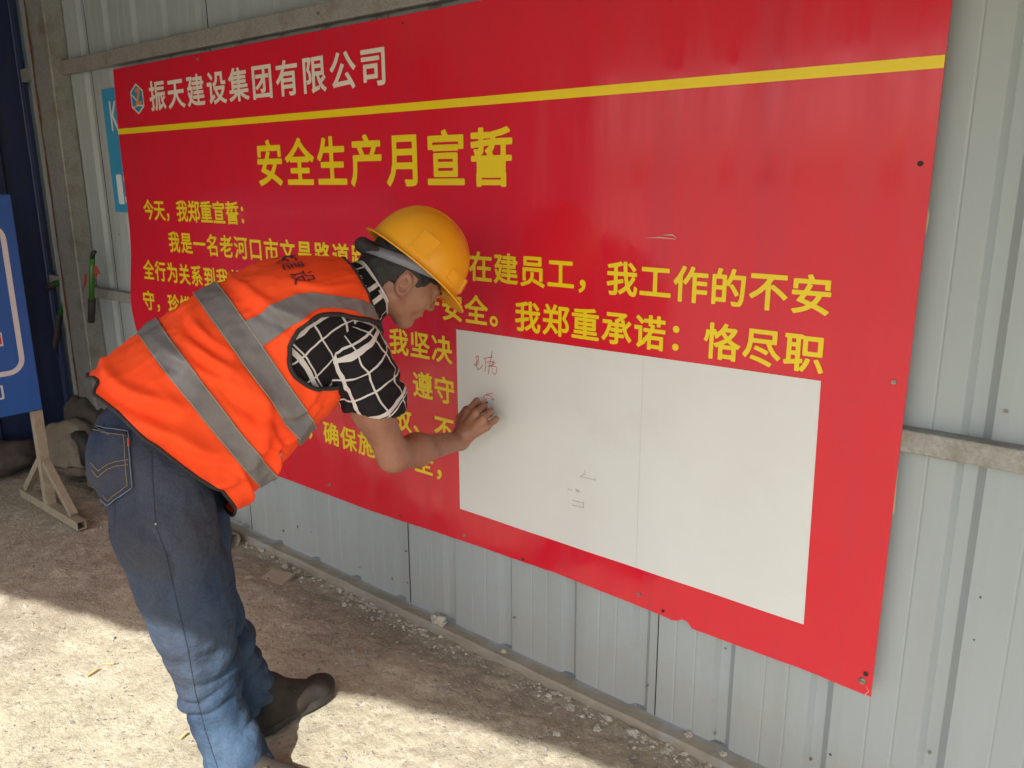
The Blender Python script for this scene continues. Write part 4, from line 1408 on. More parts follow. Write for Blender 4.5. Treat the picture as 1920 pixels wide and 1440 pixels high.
cutbox(H, .006, .045, -.3, -.034)
cutbox(H, -.030, .011, -.3, .004)
cutbox(H, -.046, -.029, -.3, -.042)
cutbox(H, -.066, -.045, -.3, -.074)
cutbox(H, -.3, -.065, -.3, -.112)
def hair_disp(V, n):
    return np.array([.0022 * noise.fractal(Vector(v * 55), 1.0, 2.0, 3) for v in V])
pparts.append(field_mesh('hair', H, M_hair, None, hair_disp, 2))
for sd_ in (-1, 1):
    pts = [hp(.0925, .013, .012 * sd_), hp(.090, .017, .028 * sd_), hp(.076, .016, .046 * sd_)]
    pparts.append(tube('eyebrow', pts, [.003, .004, .002], M_hair))
    pts = [hp(.088, -.010, .022 * sd_), hp(.0895, -.0125, .032 * sd_), hp(.084, -.011, .044 * sd_)]
    pparts.append(tube('eyelashes', pts, [.0012, .0016, .001], M_hair))

# ------------------------------------------------------------------ hard hat
M_hat = mat('yellow_hard_hat_plastic', (0.80, 0.36, 0.012), (0.76, 0.33, 0.012), rough=0.33, scale=4, bump=0.04, bscale=14, bdist=0.004, spec=0.5, c3=(0.62, 0.27, 0.02), c3scale=3, c3lo=.58, c3hi=.8)
M_liner = mat('grey_liner_plastic', (0.15, 0.15, 0.18), (0.20, 0.20, 0.23), rough=0.5, scale=9)
HATU = .036
def hat_pt(fr, ph, off=0.0):
    """fr 0 crown .. 1 rim; ph 0 front, pi/2 right side"""
    a = fr * PI / 2
    sx, cx = math.sin(a), math.cos(a)
    af = .131 if math.cos(ph) > 0 else .131
    x = (af + off) * (sx ** .92) * math.cos(ph)
    y = (.109 + off) * (sx ** .92) * math.sin(ph)
    z = (.140 + off) * (cx ** .93) + HATU
    # raised keel running front to back, two shallow grooves beside it
    rid = math.exp(-(y / .020) ** 4) * .0045 * (1 - fr ** 6) - math.exp(-((abs(y) - .034) / .009) ** 2) * .0018 * (1 - fr ** 4)
    return x, y, z + rid
NP = 96
rows = [i / 26 for i in range(27)]
V = []
for fr in rows:
    for k in range(NP):
        x, y, z = hat_pt(max(fr, .004), 2 * PI * k / NP)
        V.append(hp(x, z, y))
# brim: flares outward, a peak in front
for j, e in enumerate((.3, .65, 1.0, 1.06, 1.03)):
    for k in range(NP):
        ph = 2 * PI * k / NP
        x, y, z = hat_pt(1.0, ph)
        cf = max(0.0, math.cos(ph))
        cr = max(0.0, -math.cos(ph))
        w = .011 + .030 * cf ** 2.2 + .007 * cr ** 3
        dn = -.004 * e - .010 * cf ** 2 * e ** 2 + (.0035 if j == 2 else (0.002 if j == 3 else (-.001 if j == 4 else 0)))
        q = Vector((x, y)).normalized()
        V.append(hp(x + q.x * w * min(e, 1.0), z + dn - .006, y + q.y * w * min(e, 1.0)))
nr = len(rows) + 5
F = [(j * NP + k, (j + 1) * NP + k, (j + 1) * NP + (k + 1) % NP, j * NP + (k + 1) % NP) for j in range(nr - 1) for k in range(NP)]
hat = empty('hard_hat', tuple(HC))
hatp = [mesh('shell', V, F, M_hat, None, True)]
md = hatp[0].modifiers.new('t', 'SOLIDIFY'); md.thickness = 0.0028; md.offset = 1
md = hatp[0].modifiers.new('s', 'SUBSURF'); md.levels = 0; md.render_levels = 1
def boss(name, ph0, ph1, fr0, fr1, h):
    V, F = [], []
    n = 8
    for lvl in (0, 1):
        for (fr, sgn) in ((fr0, 0), (fr1, 1)):
            for k in range(n + 1):
                ph = ph0 + (ph1 - ph0) * k / n
                sh = .012 if lvl else 0
                frr = fr + (sh if sgn == 0 else -sh)
                x, y, z = hat_pt(frr, ph)
                q = Vector((x, y)).normalized()
                o = h if lvl else -.001
                V.append(hp(x + q.x * o, z + (o * .35), y + q.y * o))
    m_ = n + 1
    for k in range(n):
        F += [(2 * m_ + k, 2 * m_ + k + 1, 3 * m_ + k + 1, 3 * m_ + k), (k, 2 * m_ + k, 2 * m_ + k + 1, k + 1)[::-1], (m_ + k, m_ + k + 1, 3 * m_ + k + 1, 3 * m_ + k)[::-1]]
    F += [(0, m_, 3 * m_, 2 * m_), (n, 2 * m_ + n, 3 * m_ + n, m_ + n)]
    return mesh(name, V, F, M_hat)
for s in (1, -1):
    hatp.append(boss('side_slot', s * math.radians(118), s * math.radians(96), .70, .97, .0055))
    hatp.append(boss('side_slot', s * math.radians(66), s * math.radians(50), .84, .97, .0050))
    hatp.append(boss('front_rib', s * math.radians(30), s * math.radians(22), .80, .98, .0065))
# headband and the adjusting knob at the nape
V, F = [], []
n = 64
for k in range(n):
    ph = 2 * PI * k / n
    c_, s__ = math.cos(ph), math.sin(ph)
    zc = .026 + .032 * c_ - (.006 * max(0, -c_) ** 2)
    hw = .0105 + .003 * abs(s__)
    for dz in (-hw, hw):
        V.append(hp(-.012 + .1085 * c_, zc + dz, .0885 * s__))
F = [(2 * k, 2 * k + 1, 2 * ((k + 1) % n) + 1, 2 * ((k + 1) % n)) for k in range(n)]
o = mesh('headband', V, F, M_liner, None, True); md = o.modifiers.new('t', 'SOLIDIFY'); md.thickness = .002; md.offset = 0
hatp.append(o)
K = Field(tuple(hp(-.13, -.01) - .07), tuple(hp(-.13, -.01) + .07), .0025)
K.cone(hp(-.114, -.010, .0), hp(-.132, -.012, .0), .021, .020, .002)
K.cone(hp(-.128, -.012, .0), hp(-.138, -.013, .0), .015, .014, .002)
K.cone(hp(-.100, -.002, .038), hp(-.120, -.008, .010), .012, .014, .004)
K.cone(hp(-.100, -.002, -.038), hp(-.120, -.008, -.010), .012, .014, .004)
hatp.append(field_mesh('adjusting_knob', K, M_trim, None, lambda V, n: np.array([.0008 * math.sin(v[0] * 1500) for v in V])))
for s in (1, -1):
    for a in (60, 120):
        x, y, z = hat_pt(.97, math.radians(a) * s, -.006)
        hatp.append(tube('liner_strap', [hp(-.012 + .1085 * math.cos(math.radians(a)), .030, .0895 * s * math.sin(math.radians(a))), hp(x, z + .006, y)], .004, M_liner))
adopt(hat, hatp)
hat['label'] = 'yellow plastic hard hat with a central keel and grey headband'

# ------------------------------------------------------------------ orange vest
AH = [(.80, .229), (.763, .226), (.713, .230), (.663, .239), (.617, .252), (.588, .263), (.578, .277), (.588, .294), (.613, .316), (.663, .341),
      (.725, .372), (.79, .395), (.86, .402), (.92, .388), (.955, .362), (.965, .332), (.948, .300), (.913, .270), (.863, .247)]
AHL = [(u, 1 - v) for u, v in AH]
def inside(poly, u, v):
    c = False
    n = len(poly)
    for i in range(n):
        (x1, y1), (x2, y2) = poly[i], poly[(i + 1) % n]
        if (y1 > v) != (y2 > v) and u < (x2 - x1) * (v - y1) / (y2 - y1) + x1:
            c = not c
    return c
def hem_u(v):
    """the uneven lower hem: a notch on the back, a lifted side and a hanging front corner"""
    v = (v + .5) % 1 - .5
    a = abs(v)
    h = np.interp(a, [0, .018, .040, .060, .14, .22, .30, .345, .40, .46, .5], [-.002, .012, .018, -.012, .006, .008, .035, .062, .045, .0, -.01])
    if v < 0: h = np.interp(a, [0, .1, .3, .4, .5], [-.002, .0, .02, .01, -.01])
    return float(h)
FOLDS = [(.36, .20, .95, .10, .020, .009), (.40, .27, .55, .13, .022, .010), (.33, .33, -.35, .12, .018, .008), (.62, .10, 1.2, .12, .02, .007),
         (.10, .17, 1.0, .10, .020, .008), (.09, .26, .8, .10, .018, .009), (.07, .33, .45, .09, .016, .008), (.23, .12, 1.2, .08, .02, .005),
         (.38, .12, 1.4, .09, .018, .006), (.50, .33, .2, .10, .014, .008), (.30, .40, -.6, .10, .015, .010), (.12, .42, -.9, .09, .014, .010),
         (.05, .08, 1.5, .08, .016, .007), (.66, .18, .75, .12, .018, .007), (.44, .37, .1, .14, .013, .009), (.83, .16, .4, .08, .015, .004)]
def wrinkle(u, v):
    v = (v + .5) % 1 - .5
    w = 0.0
    a = abs(v)
    for (fu, fv, an, ln_, wd, am) in FOLDS:
        am = am * 1.7
        du, dv = (u - fu), (a - fv) * 1.25
        p = du * math.cos(an) + dv * math.sin(an)
        q = -du * math.sin(an) + dv * math.cos(an)
        q += .18 * p * p / ln_
        e = math.exp(-(p / ln_) ** 2)
        w += am * e * (math.exp(-(q / wd) ** 2) - .55 * math.exp(-((q - wd * 1.8) / wd) ** 2))
    w += .0075 * noise.fractal(Vector((u * 3.2 + 4, v * 9, 1.0 if v > 0 else 5.0)), .9, 2, 3)
    w += .0016 * noise.fractal(Vector((u * 14 + 4, v * 30, 2.0)), .9, 2, 3)
    r1 = 1 - abs(noise.noise(Vector((u * 5 + v * 9, v * 11 - u * 4, 3.3)))) * 2.2
    r2 = 1 - abs(noise.noise(Vector((u * 9 - v * 6, v * 8 + u * 3, 8.3)))) * 2.2
    w += .0032 * max(0, r1) ** 5 + .0024 * max(0, r2) ** 6
    g = math.sin((a - .15) * 34 + u * 5 + 2 * noise.noise(Vector((u * 3, v * 4, 7)))) * .0035 * max(0, 1 - u * 1.6)
    edge = min(1.0, max(0.0, (1.02 - u) * 12))
    return (w + g) * edge
def VP(u, v, off=0.0):
    v = v % 1.0
    if u < 0:
        a = vest_point(0, v); b = vest_point(.03, v)
        p = a + (a - b) * (-u / .03)
        n = vest_normal(0, v)
    else:
        p = vest_point(u, v)
        n = vest_normal(u, v)
    return p + n * (wrinkle(u, v) + off)
vest = empty('vest', (-1.72, -0.75, 1.0))
vparts = []
NU, NV = 96, 200
V = []
for i in range(NU + 1):
    for j in range(NV):
        v = j / NV
        h = hem_u(v)
        u = h + (.972 - h) * i / NU
        V.append((u, v))
F = []
for i in range(NU):
    for j in range(NV):
        q = (i * NV + j, i * NV + (j + 1) % NV, (i + 1) * NV + (j + 1) % NV, (i + 1) * NV + j)
        uc = sum(V[k][0] for k in q) / 4; vc = (V[q[0]][1] + .5 / NV) % 1.0
        if inside(AH, uc, vc) or inside(AHL, uc, vc):
            continue
        if uc > .80 and .465 < vc < .535:      # open at the throat
            continue
        F.append(q)
vo = mesh('cloth', [VP(u, v) for u, v in V], F, M_vest, None, True)
md = vo.modifiers.new('t', 'SOLIDIFY'); md.thickness = .0016; md.offset = -1
vparts.append(vo)
def strip(name, ufn, v0, v1, nv, m, off=.0042, nu=6, parent=None, ends=None):
    """a band of tape following the cloth; ufn(v) gives its two edges"""
    V = []
    for j in range(nv + 1):
        v = v0 + (v1 - v0) * j / nv
        ua, ub = ufn(v)
        for i in range(nu + 1):
            V.append(VP(ua + (ub - ua) * i / nu, v, off))
    F = [(j * (nu + 1) + i, j * (nu + 1) + i + 1, (j + 1) * (nu + 1) + i + 1, (j + 1) * (nu + 1) + i) for j in range(nv) for i in range(nu)]
    o = mesh(name, V, F, m, None, True)
    vparts.append(o)
    return o
def seam(u_of_v, v0, v1, n, off=.0052, r=.0007, m=None, name='stitching'):
    P_ = [VP(u_of_v(v0 + (v1 - v0) * j / n), v0 + (v1 - v0) * j / n, off) for j in range(n + 1)]
    vparts.append(tube(name, P_, r, m or M_thread, None, 4))
jig = lambda v, s: .0025 * noise.noise(Vector((v * 12, s, 0)))
strip('reflective_band', lambda v: (.180 + jig(v, 1), .270 + jig(v, 2)), -.47, .47, 190, M_strip)
strip('reflective_band', lambda v: (.440 + jig(v, 3), .540 + jig(v, 4)), -.47, .47, 190, M_strip)
for a, b in ((.184, .266), (.444, .536)):
    seam(lambda v: a, -.02, .45, 90); seam(lambda v: b, -.02, .45, 90)
def path_strip(name, lower, upper, n, m, off=.0050):
    lo_ = np.array(lower); up_ = np.array(upper)
    tl = np.linspace(0, 1, len(lo_)); V = []
    nu = 6
    for j in range(n + 1):
        t = j / n
        a = np.array([np.interp(t, tl, lo_[:, c]) for c in (0, 1)]); b = np.array([np.interp(t, tl, up_[:, c]) for c in (0, 1)])
        for i in range(nu + 1):
            q = a + (b - a) * i / nu
            V.append(VP(q[0], q[1], off))
    F = [(j * (nu + 1) + i, j * (nu + 1) + i + 1, (j + 1) * (nu + 1) + i + 1, (j + 1) * (nu + 1) + i) for j in range(n) for i in range(nu)]
    vparts.append(mesh(name, V, F, m, None, True))
SL = [(.535, .222), (.62, .219), (.70, .217), (.76, .211), (.80, .211), (.85, .226), (.90, .249), (.94, .279), (.968, .308)]
SU = [(.535, .158), (.62, .160), (.70, .161), (.76, .161), (.80, .168), (.85, .188), (.90, .212), (.94, .234), (.968, .256)]
path_strip('shoulder_band', SL, SU, 60, M_strip)
path_strip('shoulder_band', [(u, 1 - v) for u, v in SL], [(u, 1 - v) for u, v in SU], 60, M_strip)
# black binding round armholes, hem and neck
def dense(poly, n):
    out = []
    m_ = len(poly)
    for i in range(m_):
        p0, p1, p2, p3 = poly[i - 1], poly[i], poly[(i + 1) % m_], poly[(i + 2) % m_]
        for k in range(n):
            t = k / n
            out.append(tuple(.5 * (2 * p1[c] + (p2[c] - p0[c]) * t + (2 * p0[c] - 5 * p1[c] + 4 * p2[c] - p3[c]) * t * t + (3 * p1[c] - p0[c] - 3 * p2[c] + p3[c]) * t**3) for c in (0, 1)))
    return out
for poly in (AH, AHL):
    vparts.append(tube('armhole_binding', [VP(u, v, .001) for u, v in dense(poly, 5)], .0055, M_trim, None, 8, True))
vparts.append(tube('hem_binding', [VP(hem_u(j / 160), j / 160, .000) for j in range(160)], .0040, M_trim, None, 8, True))
vparts.append(tube('neck_binding', [VP(.972, .535 + j / 80 * .93, .0) for j in range(81)], .004, M_trim, None, 8))
# zip front and its little white label
vparts.append(tube('front_edge', [VP(.0 + .8 * j / 40, .5, .001) for j in range(41)], .004, M_trim, None, 6))
M_tag = mat('white_label', (0.62, 0.45, 0.42), rough=0.6)
path_strip('small_label', [(.338, .372), (.338, .388)], [(.362, .370), (.362, .386)], 2, M_tag, .003)
# brushed characters across the shoulders
def vest_char(ch, uc, vc, su, sv, m=M_navyink):
    vv, ff = glyph(ch, 0.0)
    V = []
    for a, b, c in vv:
        p = (a - EMC[0]) / EMS[0]; q = (b - EMC[1]) / EMS[1]
        V.append(VP(uc + q * su - p * .006, vc + p * sv + q * .004, .0030))
    vparts.append(mesh('character', V, ff, m))
for ch, vc in (('振', -.060), ('天', .000), ('建', .060), ('设', .120)):
    vest_char(ch, .800, vc, .070, .040)
adopt(vest, vparts)
vest['label'] = 'fluorescent orange vest with grey reflective bands and black binding'

# ------------------------------------------------------------------ shirt: trunk, collar and sleeves
shirt = empty('shirt', (-1.70, -0.62, 1.0))
sparts = []
NU, NV = 50, 90
V, UVs = [], []
for i in range(NU + 1):
    u = .30 + .70 * i / NU
    for j in range(NV + 1):
        v = j / NV
        V.append(vest_point(u, v, -.014)); UVs.append((v * 1.35, u * .62))
F = [(i * (NV + 1) + j, i * (NV + 1) + j + 1, (i + 1) * (NV + 1) + j + 1, (i + 1) * (NV + 1) + j) for i in range(NU) for j in range(NV)]
o = mesh('trunk', V, F, M_plaid, None, True); with_uv(o, UVs); sparts.append(o)
def rings(name, R, m, seg=40, uvs=(1, 1), disp=None, thick=.0015, n=None):
    """loft through rings (centre, axis, radius across, radius along, twist reference)"""
    V, UV = [], []
    n = n or 8 * (len(R) - 1)
    Rn = np.array([[*r[0], *r[1], r[2], r[3], *r[4]] for r in R], float)
    tt = np.linspace(0, len(R) - 1, n + 1)
    ar = np.arange(len(R))
    for k, t in enumerate(tt):
        i = int(min(len(R) - 2, math.floor(t))); f = t - i; f2 = f
        p0, p1, p2, p3 = Rn[max(0, i - 1)], Rn[i], Rn[i + 1], Rn[min(len(R) - 1, i + 2)]
        r = .5 * (2 * p1 + (p2 - p0) * f2 + (2 * p0 - 5 * p1 + 4 * p2 - p3) * f2**2 + (3 * p1 - p0 - 3 * p2 + p3) * f2**3)
        c, ax, ra, rb, ref = r[0:3], r[3:6], r[6], r[7], r[8:11]
        ax = ax / np.linalg.norm(ax); s = ref - ax * (ref @ ax); s /= np.linalg.norm(s); q = np.cross(ax, s)
        for j in range(seg + 1):
            a = 2 * PI * j / seg
            d = s * math.cos(a) * ra + q * math.sin(a) * rb
            e = disp(t / (len(R) - 1), a) if disp else 0
            V.append(c + d * (1 + e)); UV.append((uvs[0] * j / seg, uvs[1] * t / (len(R) - 1)))
    F = [(i * (seg + 1) + j, i * (seg + 1) + j + 1, (i + 1) * (seg + 1) + j + 1, (i + 1) * (seg + 1) + j) for i in range(n) for j in range(seg)]
    o = mesh(name, V, F, m, None, True)
    with_uv(o, UV)
    md = o.modifiers.new('t', 'SOLIDIFY'); md.thickness = thick; md.offset = -1
    return o
def slv(t, a):
    return .03 * math.sin(3 * a + 9 * t) * t
side = np.array([0.10, 1.0, 0.30])
CUFF = np.array((-1.5450, -0.5030, 0.9270))
def sleeve(sh, elb, cuff, cn, inner, pts):
    """a loose short sleeve: cloth round the upper arm from the armhole to the cuff, cut open at the cuff"""
    lo = np.minimum(np.minimum(sh, cuff), inner) - .16; hi = np.maximum(np.maximum(sh, cuff), inner) + .16
    S = Field(lo, hi, .0035)
    for (p, r), (q, s2) in zip(pts, pts[1:]):
        S.cone(p, q, r, s2, .03)
    S.half(cuff, cn)
    ax = (elb - sh) / np.linalg.norm(elb - sh)
    s1 = side - ax * (side @ ax); s1 /= np.linalg.norm(s1); s2_ = np.cross(ax, s1)
    def disp(V, n):
        d = V - sh
        t = d @ ax; A_ = np.arctan2(d @ s2_, d @ s1)
        o = .006 * np.exp(-((t - .05 - .03 * np.sin(A_ * 2 + 1)) / .012) ** 2) - .006 * np.exp(-((t - .075 - .035 * np.sin(A_ * 2 + .6)) / .012) ** 2)
        o += .005 * np.exp(-((t - .12 + .02 * np.sin(A_ * 3)) / .011) ** 2) - .005 * np.exp(-((t - .14 + .03 * np.sin(A_ * 2.2)) / .012) ** 2)
        o += .004 * np.sin(A_ * 5 + t * 40) * np.clip(t * 8, 0, 1)
        o += np.array([.005 * noise.fractal(Vector(v * 16), .9, 2, 3) for v in V])
        return o
    o = field_mesh('sleeve', S, M_plaid, None, disp, 2)
    co = np.zeros(len(o.data.vertices) * 3, np.float32); o.data.vertices.foreach_get('co', co); co = co.reshape(-1, 3)
    d = co - sh
    t = d @ ax; A_ = np.arctan2(d @ s2_, d @ s1)
    # unroll the cloth: no seam on the side that is seen
    A_ = (A_ - ANG0 + np.pi) % (2 * np.pi) - np.pi
    with_uv(o, np.stack([A_ * .078, t + .25], 1))
    return o
_ax = (EL_R - SH_R) / np.linalg.norm(EL_R - SH_R); _s1 = side - _ax * (side @ _ax); _s1 /= np.linalg.norm(_s1); _s2 = np.cross(_ax, _s1)
_v = np.array([.64, -.77, 0.]); ANG0 = math.atan2(_v @ _s2, _v @ _s1)
sparts.append(sleeve(SH_R, EL_R, CUFF, np.array([-.22, .02, -1.0]), np.array((-1.6200, -0.6000, 1.0750)),
    [(np.array((-1.6600, -0.5830, 1.0670)), .085), (np.array((-1.6000, -0.5710, 1.0730)), .090), (np.array((-1.5650, -0.5510, 1.0670)), .084), (np.array((-1.5500, -0.5310, 1.0190)), .078), (np.array((-1.5450, -0.5030, 0.9460)), .080), (np.array((-1.5450, -0.4820, 0.8630)), .084)]))
ANG0 = 0
sparts.append(sleeve(SH_L, EL_L, SH_L * .42 + EL_L * .58, EL_L - SH_L, SH_L, [(SH_L, .075), (EL_L, .072)]))
# collar
cc = np.array([-1.622, -0.470, 1.190]); nb = hp(-.040, -.050) - cc
nb /= np.linalg.norm(nb)
acr = np.cross(nb, [1, 0, 0])
V, UV = [], []
for i in range(5):
    t = i / 4
    for j in range(49):
        a = 2 * PI * j / 48
        rr = .082 - .012 * t + .002 * math.sin(5 * a)
        x_ = np.array(HR) * math.cos(a) * rr
        up_ = -(HF * .55 - HU * .83); up_ = np.cross(nb, HR)
        p = cc + x_ + up_ * math.sin(a) * rr * 1.08 + nb * (-.012 + .066 * t)
        V.append(p); UV.append((j / 48 * .5, t * .05))
F = [(i * 49 + j, i * 49 + j + 1, (i + 1) * 49 + j + 1, (i + 1) * 49 + j) for i in range(4) for j in range(48)]
o = mesh('collar', V, F, M_plaid, None, True); with_uv(o, UV)
md = o.modifiers.new('t', 'SOLIDIFY'); md.thickness = .003; md.offset = 0
sparts.append(o)
M_pipe2 = mat('white_cord', (0.6, 0.56, 0.55), rough=.8)
sparts.append(tube('collar_line', [Vector(V[4 * 49 + j]) for j in range(48)], .0028, M_pipe2, None, 6, True))
adopt(shirt, sparts)
shirt['label'] = 'black short sleeved shirt with irregular white windowpane lines'

# ------------------------------------------------------------------ jeans
J = Field((-2.03, -1.22, -0.04), (-1.50, -0.56, 1.12), 0.004)
bx_ = (np.array([.94, -.34, 0]), np.array([.34, .94, 0]), np.array([0, 0, 1.0]))
J.ell(np.array((-1.7900, -0.9520, 0.8700)), bx_, (.158, .120, .130), .03)
J.ell(np.array((-1.7600, -1.0110, 0.8790)), bx_, (.105, .095, .105), .05)
J.cone(np.array((-1.8000, -0.9490, 0.9120)), [-1.775, -.89, 1.03], .095, .085, .04)
def chain(pts, k):
    for (p, r), (q, s) in zip(pts, pts[1:]):
        J.cone(p, q, r, s, k)
RL = [(np.array((-1.7250, -0.9800, 0.8410)), .106), (np.array((-1.7000, -0.9880, 0.7210)), .110), (np.array((-1.6950, -0.9690, 0.5820)), .100), (np.array((-1.6950, -0.9530, 0.4720)), .087), (np.array((-1.7000, -0.9380, 0.3710)), .076), (np.array((-1.7050, -0.9250, 0.2670)), .067), (np.array((-1.6950, -0.9110, 0.1660)), .062), (np.array((-1.6800, -0.8960, 0.0760)), .063), (np.array((-1.6650, -0.8910, 0.0080)), .066)]
LL = [(np.array((-1.8500, -0.8730, 0.7600)), .103), (np.array((-1.8400, -0.8720, 0.6200)), .098), (np.array((-1.8300, -0.8670, 0.5050)), .086), (np.array((-1.8200, -0.8530, 0.3820)), .084), (np.array((-1.8200, -0.8260, 0.2920)), .079), (np.array((-1.8150, -0.7950, 0.1950)), .070), (np.array((-1.8100, -0.7810, 0.1200)), .064)]
chain(RL, .03); chain(LL, .03)
J.cone(np.array((-1.8150, -0.7680, 0.1720)), np.array((-1.8100, -0.7170, 0.1100)), .052, .040, .03)
J.cone([-1.662, -.902, .12], [-1.628, -.890, .050], .062, .064, .02)
J.cone(np.array((-1.6800, -0.8890, 0.0900)), np.array((-1.6700, -0.8540, 0.0710)), .060, .034, .03)
# hems: level cut for the right leg, slanting for the left
sl_, X_, Y_, Z_ = J.win(J.lo, J.lo + J.n * J.h)
J.d = np.maximum(J.d, (G0 + .012 - Z_ + 0 * X_ + 0 * Y_).astype(np.float32))
zc = (.035 + .30 * (Y_ + .80)).clip(.03, .2)
hl = np.where(X_ + 0 * Y_ + 0 * Z_ < -1.775, zc - Z_, -1)
J.d = np.maximum(J.d, hl.astype(np.float32))
def jean_disp(V, n):
    out = np.zeros(len(V))
    x, y, z = V.T
    ang = y * 7 + x * 3
    right = x > -1.775
    # stacked folds at the ankles, creases at the knee, long drapes on the thigh: round ridges, sharp valleys
    nA = np.array([noise.noise(Vector((a * 7, b * 7, c * 6))) for a, b, c in V])
    nB = np.array([noise.noise(Vector((a * 11 + 9, b * 11, c * 9))) for a, b, c in V])
    rdg = lambda q: np.abs(np.sin(q)) - .62
    tilt = np.where(right, 1.0, 1.3)
    st = np.exp(-((z - .09) / .10) ** 2)
    out += .0150 * st * rdg(z * 56 + y * 13 * tilt + x * 6 + 2.6 * nA) * np.clip(.55 + 1.3 * nB, .1, 1.2)
    kn = np.exp(-((z - np.where(right, .345, .30)) / .055) ** 2)
    out += .0200 * kn * rdg(z * 40 - y * 14 + x * 9 + 2.0 * nA) * np.clip((y + 1.00) * 9 + .5 * nB, 0.1, 1.1)
    sh_ = np.exp(-((z - .23) / .07) ** 2)
    out += .0130 * sh_ * rdg(z * 50 - y * 17 - x * 8 + 2.4 * nB) * np.clip(.5 + 1.5 * nA, .0, 1.1)
    th = np.clip((z - .45) / .2, 0, 1)
    out += .0115 * th * rdg(x * 12 + y * 15 + z * 5.5 + 1.6 * nA) * np.clip(.5 + 1.4 * nB, 0, 1)
    out += np.array([.0050 * noise.fractal(Vector((a * 14, b * 14, c * 10)), .9, 2, 3) for a, b, c in V])
    return out
jeans = field_mesh('jeans', J, M_denim, None, jean_disp, 2)
pparts.append(jeans)
dgj = [v.co.copy() for v in jeans.data.vertices]
bvj = BVHTree.FromPolygons(dgj, [tuple(p.vertices) for p in jeans.data.polygons])
EYE = Vector((0, -1.8, 1.476))
def on_jeans(p, off=.002):
    d = (Vector(p) - EYE).normalized()
    h = bvj.ray_cast(EYE + d * .8, d)
    if h[0] is None:
        h = bvj.find_nearest(Vector(p))
    nn_ = h[1]
    if nn_.dot(d) > 0: nn_ = -nn_
    return h[0] + nn_ * off
jp = []
M_stitch = mat('tan_denim_stitching', (0.22, 0.14, 0.075), rough=.8)
M_paledenim = mat('worn_denim_edge', (0.095, 0.125, 0.175), rough=.9)
M_seam = mat('dark_denim_seam', (0.018, 0.022, 0.04), rough=.9)
def on_line(pts, r, m, name, off=.0012, dash=0, n=14):
    P_ = []
    for a, b in zip(pts, pts[1:]):
        for k in range(n):
            P_.append(on_jeans(Vector(a).lerp(Vector(b), k / n), off))
    P_.append(on_jeans(pts[-1], off))
    jp.append(tube(name, P_, r, m, None, 5))
PK = [(-1.7, -1.118, 0.984), (-1.7, -1.048, 0.954), (-1.7, -1.052, 0.834), (-1.7, -1.105, 0.809), (-1.7, -1.117, 0.829)]
V = []
npk = 16
def bil(s, t):
    a = Vector(PK[0]).lerp(Vector(PK[1]), s); b = Vector(PK[3]).lerp(Vector(PK[2]), s)
    return a.lerp(b, t)
outline = [Vector(p) for p in PK]
for j in range(npk + 1):
    for i in range(npk + 1):
        s, t = i / npk, j / npk
        top = outline[0].lerp(outline[1], s)
        if s < .62: bot = outline[4].lerp(outline[3], s / .62)
        else: bot = outline[3].lerp(outline[2], (s - .62) / .38)
        V.append(on_jeans(top.lerp(bot, t), .0045))
for _ in range(4):
    W_ = [v.copy() for v in V]
    for j in range(npk + 1):
        for i in range(npk + 1):
            nb_ = [W_[q * (npk + 1) + p] for q, p in ((j - 1, i), (j + 1, i), (j, i - 1), (j, i + 1)) if 0 <= q <= npk and 0 <= p <= npk]
            if len(nb_) == 4:
                V[j * (npk + 1) + i] = W_[j * (npk + 1) + i] * .4 + sum(nb_, Vector()) * .15
F = [(j * (npk + 1) + i, j * (npk + 1) + i + 1, (j + 1) * (npk + 1) + i + 1, (j + 1) * (npk + 1) + i) for j in range(npk) for i in range(npk)]
o = mesh('back_pocket', V, F, M_denim, None, True)
md = o.modifiers.new('t', 'SOLIDIFY'); md.thickness = .0025; md.offset = 1
jp.append(o)
for ln_ in [[(-1.7, -1.126, 0.91), (-1.7, -1.114, 0.888)], [(-1.7, -1.114, 0.888), (-1.7, -1.094, 0.897), (-1.7, -1.075, 0.899), (-1.7, -1.051, 0.895)], [(-1.7, -1.126, 0.894), (-1.7, -1.117, 0.876)], [(-1.7, -1.117, 0.876), (-1.7, -1.096, 0.887), (-1.7, -1.076, 0.889), (-1.7, -1.052, 0.885)], [(-1.7, -1.115, 0.974), (-1.7, -1.051, 0.946)], [(-1.7, -1.056, 0.952), (-1.7, -1.059, 0.841), (-1.7, -1.103, 0.818), (-1.7, -1.111, 0.835)]]: on_line(ln_, .0008, M_stitch, 'stitching', .0072)
for ln_ in [[(-1.7, -1.117, 0.985), (-1.7, -1.046, 0.955)], [(-1.7, -1.047, 0.954), (-1.7, -1.05, 0.833)], [(-1.7, -1.05, 0.833), (-1.7, -1.105, 0.808)], [(-1.7, -1.105, 0.808), (-1.7, -1.117, 0.828)]]: on_line(ln_, .0016, M_paledenim, 'worn_edge', .0058)
for ln_ in [[(-1.7, -1.002, 0.902), (-1.7, -1.006, 0.847), (-1.7, -1.012, 0.729)], [(-1.7, -1.012, 0.729), (-1.7, -0.996, 0.652), (-1.7, -0.982, 0.511), (-1.7, -0.971, 0.401), (-1.7, -0.964, 0.275), (-1.7, -0.95, 0.163), (-1.7, -0.929, 0.045)], [(-1.7, -1.122, 0.807), (-1.7, -1.112, 0.745)]]: on_line(ln_, .0011, M_seam, 'side_seam', .0002)
M_redtab = mat('red_tab', (0.4, 0.06, 0.05), rough=.7)
on_line([(-1.7, -1.048, 0.942), (-1.7, -1.048, 0.923)], .0028, M_redtab, 'red_tab', .005)
M_rivet = mat('rivet', (.5, .45, .38), rough=.35, metal=.8)
